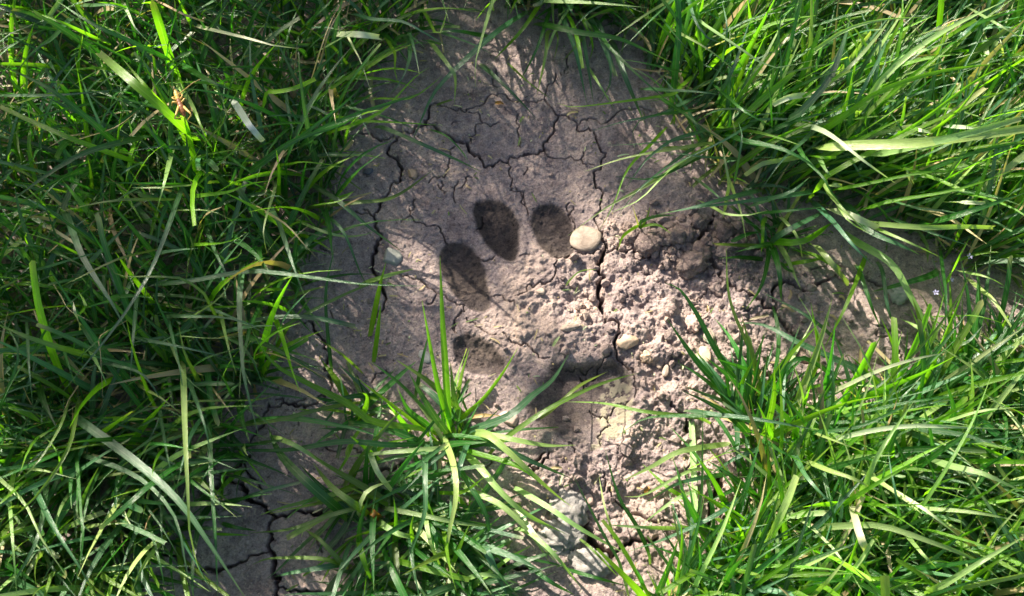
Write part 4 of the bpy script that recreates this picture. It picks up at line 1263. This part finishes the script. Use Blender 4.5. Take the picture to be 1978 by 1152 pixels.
for name, poly, lean, spread, count, hk in SWARD:
    xs, ys = [p[0] for p in poly], [p[1] for p in poly]
    kinds = KIND_P.get(name, 'gggggbbbypk'); made = 0
    # blades come in shoots: a few from one point
    while made < count:
        x, y = gr2.uniform(min(xs), max(xs)), gr2.uniform(min(ys), max(ys))
        if not in_poly(x, y, poly): continue
        if name == 'right' and math.hypot((x - 1600) / 60, (y - 25) / 45) < 1: continue
        root = P(x, y, 0.0); k = gr2.randint(2, 6)
        for _ in range(k):
            ang = gr2.uniform(-180, 180) if lean is None else lean + np.clip(gr2.randn() * spread * 0.5, -spread * 1.3, spread * 1.3)
            tall = gr2.rand() < {'left': 0.20, 'right': 0.30, 'lower': 0.28}.get(name, 0.36)
            Lb = gr2.uniform(0.045, 0.078) * hk if tall else gr2.uniform(0.022, 0.050) * hk
            el0 = math.radians(gr2.uniform(48, 86) if 'tuft' not in name else gr2.uniform(20, 66)); bend = math.radians(gr2.uniform(15, 95))
            kd = kinds[gr2.randint(len(kinds))]
            if not tall: kd = 'd' if gr2.rand() < 0.06 else 'ggggbbby'[gr2.randint(8)]
            wd_ = gr2.uniform(0.0014, 0.0030) if tall else gr2.uniform(0.0009, 0.0020)
            pts = grow(gr2, root[0] + gr2.randn() * .0015, root[1] + gr2.randn() * .0015, math.radians(ang), Lb, el0, bend, 6)
            single = tall and made % 3 != 0 and -20 < x < 2000 and -20 < y < 1170
            ct = gr2.rand() < 0.15
            rb = ribbon(pts, wd_, kd, ct, gr2, n=11 if single else 8, roll=gr2.randn() * 0.5, twist=gr2.randn() * 0.9, fast=not single,
                        fold=gr2.uniform(0.1, 0.5), colj=0.25)
            if single: add_blade(tuft_near(x, y), rb, kd, ct); nblades += 1
            else: stuff_add(rb)
            made += 1
# the lawn goes on outside the picture on every side
xl, xr, yb, yt = -0.215, 0.225, -0.165, 0.165
m = 0
while m < 10500:
    x, y = gr2.uniform(-0.52, 0.52), gr2.uniform(-0.42, 0.52)
    px, py = to_px(x, y)
    if -90 < px < 2080 and -90 < py < 1240: continue
    if y < -0.13 and -0.16 < x < 0.03 and y > -0.20: continue
    if y < -0.10 and abs(x) < 0.12 and y > -0.22: continue
    lean = gr2.uniform(0, 6.28)
    hi = 1.0
    if -0.17 < x < 0.09 and 0.168 < y < 0.27: hi = 1.15                # unseen grass made taller here to shade the upper soil
    elif x < 0.12 and y > -0.12: hi = 1.1
    pts = grow(gr2, x, y, lean, hi * gr2.uniform(0.05, 0.10), math.radians(gr2.uniform(52, 88)), math.radians(gr2.uniform(10, 85)), 5)
    stuff_add(ribbon(pts, gr2.uniform(0.0018, 0.0038), 'gggbbyyk'[gr2.randint(8)], gr2.rand() < .3, gr2, n=6, roll=gr2.randn() * .5, twist=gr2.randn() * .8, fast=True))
    m += 1
sme = np_mesh('grass', np.concatenate(STUFF['co']), np.concatenate(STUFF['f']))
set_attr(sme, 'bcol', np.concatenate(STUFF['c'])); set_attr(sme, 'buv', np.concatenate(STUFF['u']), 'FLOAT_VECTOR', 'vector')
link('grass', sme, M_BLADE, kind='stuff', label='short dense grass filling in beneath and beyond the tufts', category='grass')

# dead thatch under the grass
lit = np.random.RandomState(9)
LV = {'co': [], 'f': [], 'c': [], 'u': [], 'n': 0}
STUFF = LV
for name, poly, lean, spread, count, hk in SWARD[:4]:
    xs, ys = [p[0] for p in poly], [p[1] for p in poly]
    k = 0
    while k < count * 0.16:
        x, y = lit.uniform(min(xs), max(xs)), lit.uniform(min(ys), max(ys))
        if not in_poly(x, y, poly): continue
        p = P(x, y, 0); z = gz(p[0], p[1]) + lit.uniform(0.001, 0.012); a = lit.uniform(0, 6.28); ln = lit.uniform(0.006, 0.03)
        d = np.array([math.cos(a), math.sin(a), lit.uniform(-.1, .25)]) * ln
        p = np.array([p[0], p[1], z])
        stuff_add(ribbon([p, p + d * .5 + lit.randn(3) * .0012, p + d], lit.uniform(.0006, .0018), 'dddk'[lit.randint(4)], lit.rand() < .5, lit, n=5)); k += 1
sme = np_mesh('dead_grass_litter', np.concatenate(LV['co']), np.concatenate(LV['f']))
set_attr(sme, 'bcol', np.concatenate(LV['c'])); set_attr(sme, 'buv', np.concatenate(LV['u']), 'FLOAT_VECTOR', 'vector')
link('dead_grass_litter', sme, M_BLADE, kind='stuff', label='brown dead grass litter lying under the green grass', category='litter')

LV = {'co': [], 'f': [], 'c': [], 'u': [], 'n': 0}
STUFF = LV
for _ in range(800):
    px, py = lit.uniform(560, 1850), lit.uniform(90, 1150)
    if any(poly_sdf(np.array([px]), np.array([py]), t[0])[0] < 6 for t in TOES.values()): continue
    g = ground_at(px, py)
    if g[2] < -0.004 or any(math.hypot(px - q[0], py - q[1]) < max(q[2], q[3]) + 3 for q in STONES): continue
    a = lit.uniform(0, 6.28); ln = 0.0008 + 0.005 * lit.rand() ** 3
    d = np.array([math.cos(a), math.sin(a), lit.uniform(-.05, .15)]) * ln
    g = g + np.array([0, 0, 0.0005])
    stuff_add(ribbon([g, g + d * .5 + lit.randn(3) * ln * .06 + np.array([0, 0, .0003]), g + d], lit.uniform(.0003, .0008), 'ddwdk'[lit.randint(5)], True, lit, n=4, fast=True))
sme = np_mesh('plant_debris', np.concatenate(LV['co']), np.concatenate(LV['f']))
set_attr(sme, 'bcol', np.concatenate(LV['c'])); set_attr(sme, 'buv', np.concatenate(LV['u']), 'FLOAT_VECTOR', 'vector')
link('plant_debris', sme, M_BLADE, kind='stuff', label='tiny dry plant fragments strewn over the soil crust', category='plant debris')

# single dry scraps lying on the soil
SCRAPS = [(965,203,18,7,-12,'o','brown seed husk lying on shaded soil above the toe prints'),
 (1008,233,16,5,60,'p','dry grass scrap on smooth soil between top cracks'), (1003,275,20,4,80,'p','dry grass scrap on smooth soil between top cracks'),
 (905,362,14,4,-40,'d','dry straw scrap above the long toe print'), (1105,222,22,5,20,'d','dry straw scrap beside the branching thin crack'),
 (1350,615,15,6,75,'d','dry straw scrap on dark crumbly soil'), (1365,596,14,5,80,'d','dry straw scrap on dark crumbly soil'), (1465,615,40,5,12,'d','dry straw scrap on dark crumbly soil'),
 (1505,620,26,7,-35,'d','short bright straw stub beside the wide crack'), (1610,616,20,6,-45,'d','dry straw scrap on soil plate beyond the wide crack'),
 (1625,580,16,5,-45,'d','dry straw scrap on soil plate beyond the wide crack'), (1525,570,20,6,75,'d','dry straw scrap on soil plate beyond the wide crack'),
 (780,255,16,4,-70,'d','dry straw scrap by the grass beside the top crack'), (1075,905,22,5,0,'d','dry straw scrap on the sunlit lump below the pad print'),
 (1250,950,16,7,70,'o','brown dry leaf scrap in the soil hollow'), (1075,660,26,6,55,'p','thin pale straw leaning in the ridge above the pad print'),
 (1235,945,12,4,-20,'d','small straw scrap in the soil hollow'), (660,330,24,5,70,'d','dry stalk scrap beside the tiny pebbles')]
sr = np.random.RandomState(3)
for px, py, ln, w, rot, kd, lab in SCRAPS:
    g = ground_at(px, py); k = pxm(g); a = math.radians(rot)
    d = np.array([math.cos(a), math.sin(a), 0]) * ln * k * 0.5
    pts = [g - d + [0, 0, .0008], g + [0, 0, .0016] + sr.randn(3) * .0003, g + d + [0, 0, .0009]]
    V, F, C, U = ribbon(pts, w * k, kd, sr.rand() < .6, sr, n=8, fold=0.5, roll=sr.randn() * .3)
    V[:, 2] = np.maximum(V[:, 2], np.array([gz(q[0], q[1]) for q in V]) + 0.0003)
    me = np_mesh('straw_scrap', V - g, F); set_attr(me, 'bcol', C); set_attr(me, 'buv', U, 'FLOAT_VECTOR', 'vector')
    o = link('straw_scrap', me, M_BLADE, label=lab, category='straw', group='dry scraps on the soil'); o.location = g

# ------------------------------------------------------------------ insect on the cut blade
m_ins, t_, b_ = new_mat('insect_shell')
b_.inputs['Roughness'].default_value = 0.4
at = t_.nodes.new('ShaderNodeAttribute'); at.attribute_name = 'shell'
t_.links.new(mixc(t_, at.outputs['Fac'], (0.62, 0.40, 0.10), (0.24, 0.09, 0.03)), b_.inputs['Base Color'])
zt = float(tips['insect'][2])
def I(x, y, dz):
    return P(260 + x / 8.86, 130 + y / 8.86, zt + dz * 0.001)
u_ = 1 / 8.86
chains = [  # (points, radii in close-up units)
 ([(690,395,2.6),(705,440,2.6),(725,500,2.5),(745,560,2.4),(770,620,2.2),(800,700,1.9),(830,770,1.6),(856,845,1.2)], [20,38,42,38,44,58,52,20]),
 ([(760,660,2.0),(722,770,3.6),(690,880,4.2),(745,872,2.2),(810,858,0.6)], [24,20,14,12,8]),
 ([(840,680,2.0),(905,745,3.4),(970,815,3.6),(940,862,2.0),(905,912,0.3)], [24,20,14,12,8]),
 ([(745,620,2.0),(690,600,2.8),(648,606,2.6),(636,660,0.6)], [20,16,13,8]),
 ([(795,610,2.0),(830,575,2.6),(852,540,2.6),(800,610,0.8)], [20,16,13,8]),
 ([(722,570,2.0),(680,548,2.6),(645,525,2.6),(690,500,1.0)], [19,16,13,8]),
 ([(760,560,2.0),(795,530,2.6),(815,475,2.8),(765,458,1.2)], [19,16,13,8]),
 ([(735,455,2.6),(775,445,3.0),(880,365,4.4),(1000,270,5.2),(1135,200,5.6)], [12,10,8,7,5]),
 ([(695,440,2.6),(670,400,3.2),(640,350,4.0),(600,310,4.6)], [8,6,5,3]),
]
V, F, A = [], [], []
for ci, (pts, rad) in enumerate(chains):
    p3 = np.array([I(*p) for p in pts]); n = 30 if ci == 0 else 14
    c, L = resample(p3, n)
    s0 = np.r_[0, np.cumsum(np.linalg.norm(np.diff(p3, axis=0), axis=1))]
    rr = np.interp(np.linspace(0, s0[-1], n), s0, np.array(rad) * u_ * pxm(p3[0]))
    if ci == 0: rr *= 1 + 0.06 * np.sin(np.linspace(0, 60, n))
    tan = np.gradient(c, axis=0); tan /= np.linalg.norm(tan, axis=1, keepdims=True)
    up = np.array([0, 0, 1.0]); B = np.cross(tan, up); B /= np.linalg.norm(B, axis=1, keepdims=True) + 1e-9; Nn = np.cross(B, tan)
    k = 12 if ci == 0 else 7; base = len(V)
    for i in range(n):
        for j in range(k):
            th = 2 * math.pi * j / k
            V.append(c[i] + rr[i] * (B[i] * math.cos(th) + Nn[i] * math.sin(th) * (0.8 if ci == 0 else 1)))
            A.append(1.0 if (ci == 0 and math.sin(th) > 0.4 and 0.35 < i / n < 0.97) else 0.0)
    for i in range(n - 1):
        for j in range(k):
            F.append([base + i * k + j, base + i * k + (j + 1) % k, base + (i + 1) * k + (j + 1) % k, base + (i + 1) * k + j])
    for e, row in ((0, 0), (1, n - 1)):
        V.append(c[row] + tan[row] * rr[row] * (0.6 if e else -0.6)); A.append(0.0); ti = len(V) - 1
        for j in range(k):
            q = [base + row * k + j, base + row * k + (j + 1) % k, ti, ti]
            F.append(q)
V = np.array(V); org = np.array(tips['insect'])
bm = bmesh.new(); bvs = [bm.verts.new(v - org) for v in V]
for f in F:
    f = list(dict.fromkeys(f))
    try: bm.faces.new([bvs[i] for i in f])
    except ValueError: pass
bmesh.ops.recalc_face_normals(bm, faces=bm.faces)
me = bpy.data.meshes.new('insect'); bm.to_mesh(me); bm.free()
for p in me.polygons: p.use_smooth = True
set_attr(me, 'shell', np.array(A), 'FLOAT', 'value')
o = link('insect', me, m_ins, label='slender tan insect with one long feeler clinging to a cut grass blade tip', category='insect')
o.location = org

# ------------------------------------------------------------------ lilac petals caught in the grass
m_pet, t_, b_ = new_mat('lilac_petal'); b_.inputs['Base Color'].default_value = (0.36, 0.35, 0.55, 1); b_.inputs['Roughness'].default_value = 0.6
pr = np.random.RandomState(8)
for px, py, zz, lab in ((1807, 566, .012, 'tiny lilac petals lying lowest under the grass stems'), (1836, 541, .014, 'tiny lilac petals in deep shade between grass stems'), (1873, 496, .016, 'tiny lilac petals caught on a slanting grass stem')):
    c = P(px, py, zz); e = link('lilac_flower', None, None, None, label=lab, category='flower', group='tiny lilac petals in the grass'); e.location = c; e.empty_display_size = .004
    for j in range(5):
        a = j * 1.257 + pr.rand() * .5; bmv = []
        u = np.array([math.cos(a), math.sin(a), pr.uniform(.1, .7)]); v = np.array([-math.sin(a), math.cos(a), pr.uniform(-.3, .3)])
        co = [q * 0.4 for q in (u * .0004, u * .0018 + v * .0009, u * .0031 + v * .0006, u * .0033 - v * .0004, u * .0018 - v * .0009)]
        me = bpy.data.meshes.new('petal'); me.from_pydata([list(q) for q in co], [], [(0, 1, 2, 3, 4)]); me.update()
        link('petal', me, m_pet, e)

# ------------------------------------------------------------------ unseen shrub added up-sun, its leaves placed to cast the soil shade
m_leaf, t_, b_ = new_mat('shade_shrub_leaf'); b_.inputs['Roughness'].default_value = 0.45
t_.links.new(ramp(t_, tex(t_, 9, 3), [(0.3, (0.03, 0.08, 0.015)), (0.7, (0.06, 0.14, 0.025))]), b_.inputs['Base Color'])
m_bark, t_, b_ = new_mat('shade_shrub_bark'); b_.inputs['Roughness'].default_value = 0.9
t_.links.new(ramp(t_, tex(t_, 60, 5), [(0.3, (0.06, 0.045, 0.035)), (0.7, (0.16, 0.12, 0.09))]), b_.inputs['Base Color'])
su = np.array(sun_from)
SHADE_LOBES = [([(600,90),(820,-20),(1000,-60),(1280,-40),(1420,110),(1400,280),(1220,400),(1040,460),(960,540),(900,670),(780,760),(640,740),(560,560),(560,300)], 1.5),  # ground outlines of the shade that the added leaves should cast
         ([(180,800),(640,780),(760,900),(820,1000),(800,1160),(150,1160)], 2.2),
         ([(60,420),(420,380),(560,480),(560,760),(300,850),(60,800)], 1.3),
         ([(1360,400),(1560,430),(1850,520),(1830,680),(1560,700),(1440,600)], 1.3),
         ([(1215,400),(1350,360),(1560,420),(1520,560),(1400,580),(1330,520),(1250,480)], 2.0),
         ([(860,-90),(1150,-100),(1180,60),(1000,120),(880,90)], 1.2),
         ([(1020,705),(1195,700),(1210,725),(1140,790),(1060,825),(1010,790)], 1.9)]  # leaf patch added only to darken the pad hollow
sh = np.random.RandomState(12)
base = P(760, 520, 0) + np.array([su[0], su[1], 0]) / math.hypot(su[0], su[1]) * 1.02
base[2] = 0
shrub = link('added_shade_shrub', None, None, None, label='added out-of-view shrub with leaves placed to shade the bare soil', category='shrub')
shrub.location = base
lv, lf = [], []; ends = []
for poly, dens in SHADE_LOBES:
    xs, ys = [p[0] for p in poly], [p[1] for p in poly]
    area = abs(sum(poly[i][0] * poly[i - 1][1] - poly[i - 1][0] * poly[i][1] for i in range(len(poly)))) / 2 * 0.000222 ** 2
    n_leaf = int(area * dens / 0.00030); k = 0; cs = []
    while k < n_leaf:
        x, y = sh.uniform(min(xs), max(xs)), sh.uniform(min(ys), max(ys))
        if not in_poly(x, y, poly): continue
        c = P(x, y, 0) + su * sh.uniform(1.15, 1.42); cs.append(c); k += 1
        d = sh.randn(3); d[2] *= 0.5; d /= np.linalg.norm(d)
        e = np.cross(d, su + 0.5 * sh.randn(3)); e /= np.linalg.norm(e)
        l, w = sh.uniform(0.013, 0.019), sh.uniform(0.007, 0.010); q = len(lv)
        nn = np.cross(d, e)
        lv += [c - d * l, c - d * l * .3 + e * w + nn * .002, c + d * l * .4 + e * w * .8 + nn * .002, c + d * l, c + d * l * .4 - e * w * .8 + nn * .002, c - d * l * .3 - e * w + nn * .002]
        lf += [[q, q + 1, q + 2, q + 5], [q + 5, q + 2, q + 3, q + 4]]
    ends.append(np.mean(cs, axis=0))
link('shade_crown', np_mesh('shade_crown', np.array(lv) - base, np.array(lf), False), m_leaf, shrub)
def limb(name, a, b_, r0, r1):
    a, b_ = np.array(a), np.array(b_); V, F = [], []
    ax = (b_ - a) / np.linalg.norm(b_ - a); e = np.cross(ax, [0.3, 0.9, 0.1]); e /= np.linalg.norm(e); f = np.cross(ax, e)
    for i in range(9):
        t = i / 8; c = a + (b_ - a) * t + e * 0.02 * math.sin(t * 5) + np.array([0, 0, 0.05 * math.sin(math.pi * t)]); rr = r0 + (r1 - r0) * t
        for j in range(8): V.append(c + rr * (e * math.cos(j * math.pi / 4) + f * math.sin(j * math.pi / 4)))
    for i in range(8):
        for j in range(8): F.append([i * 8 + j, i * 8 + (j + 1) % 8, i * 8 + 8 + (j + 1) % 8, i * 8 + 8 + j])
    link(name, np_mesh(name, np.array(V), np.array(F)), m_bark, shrub)
fork = np.array([0, 0, 0.42])
limb('trunk', (0, 0, -0.02), fork, 0.016, 0.011)
for e in ends: limb('branch', fork, e - base, 0.008, 0.003)
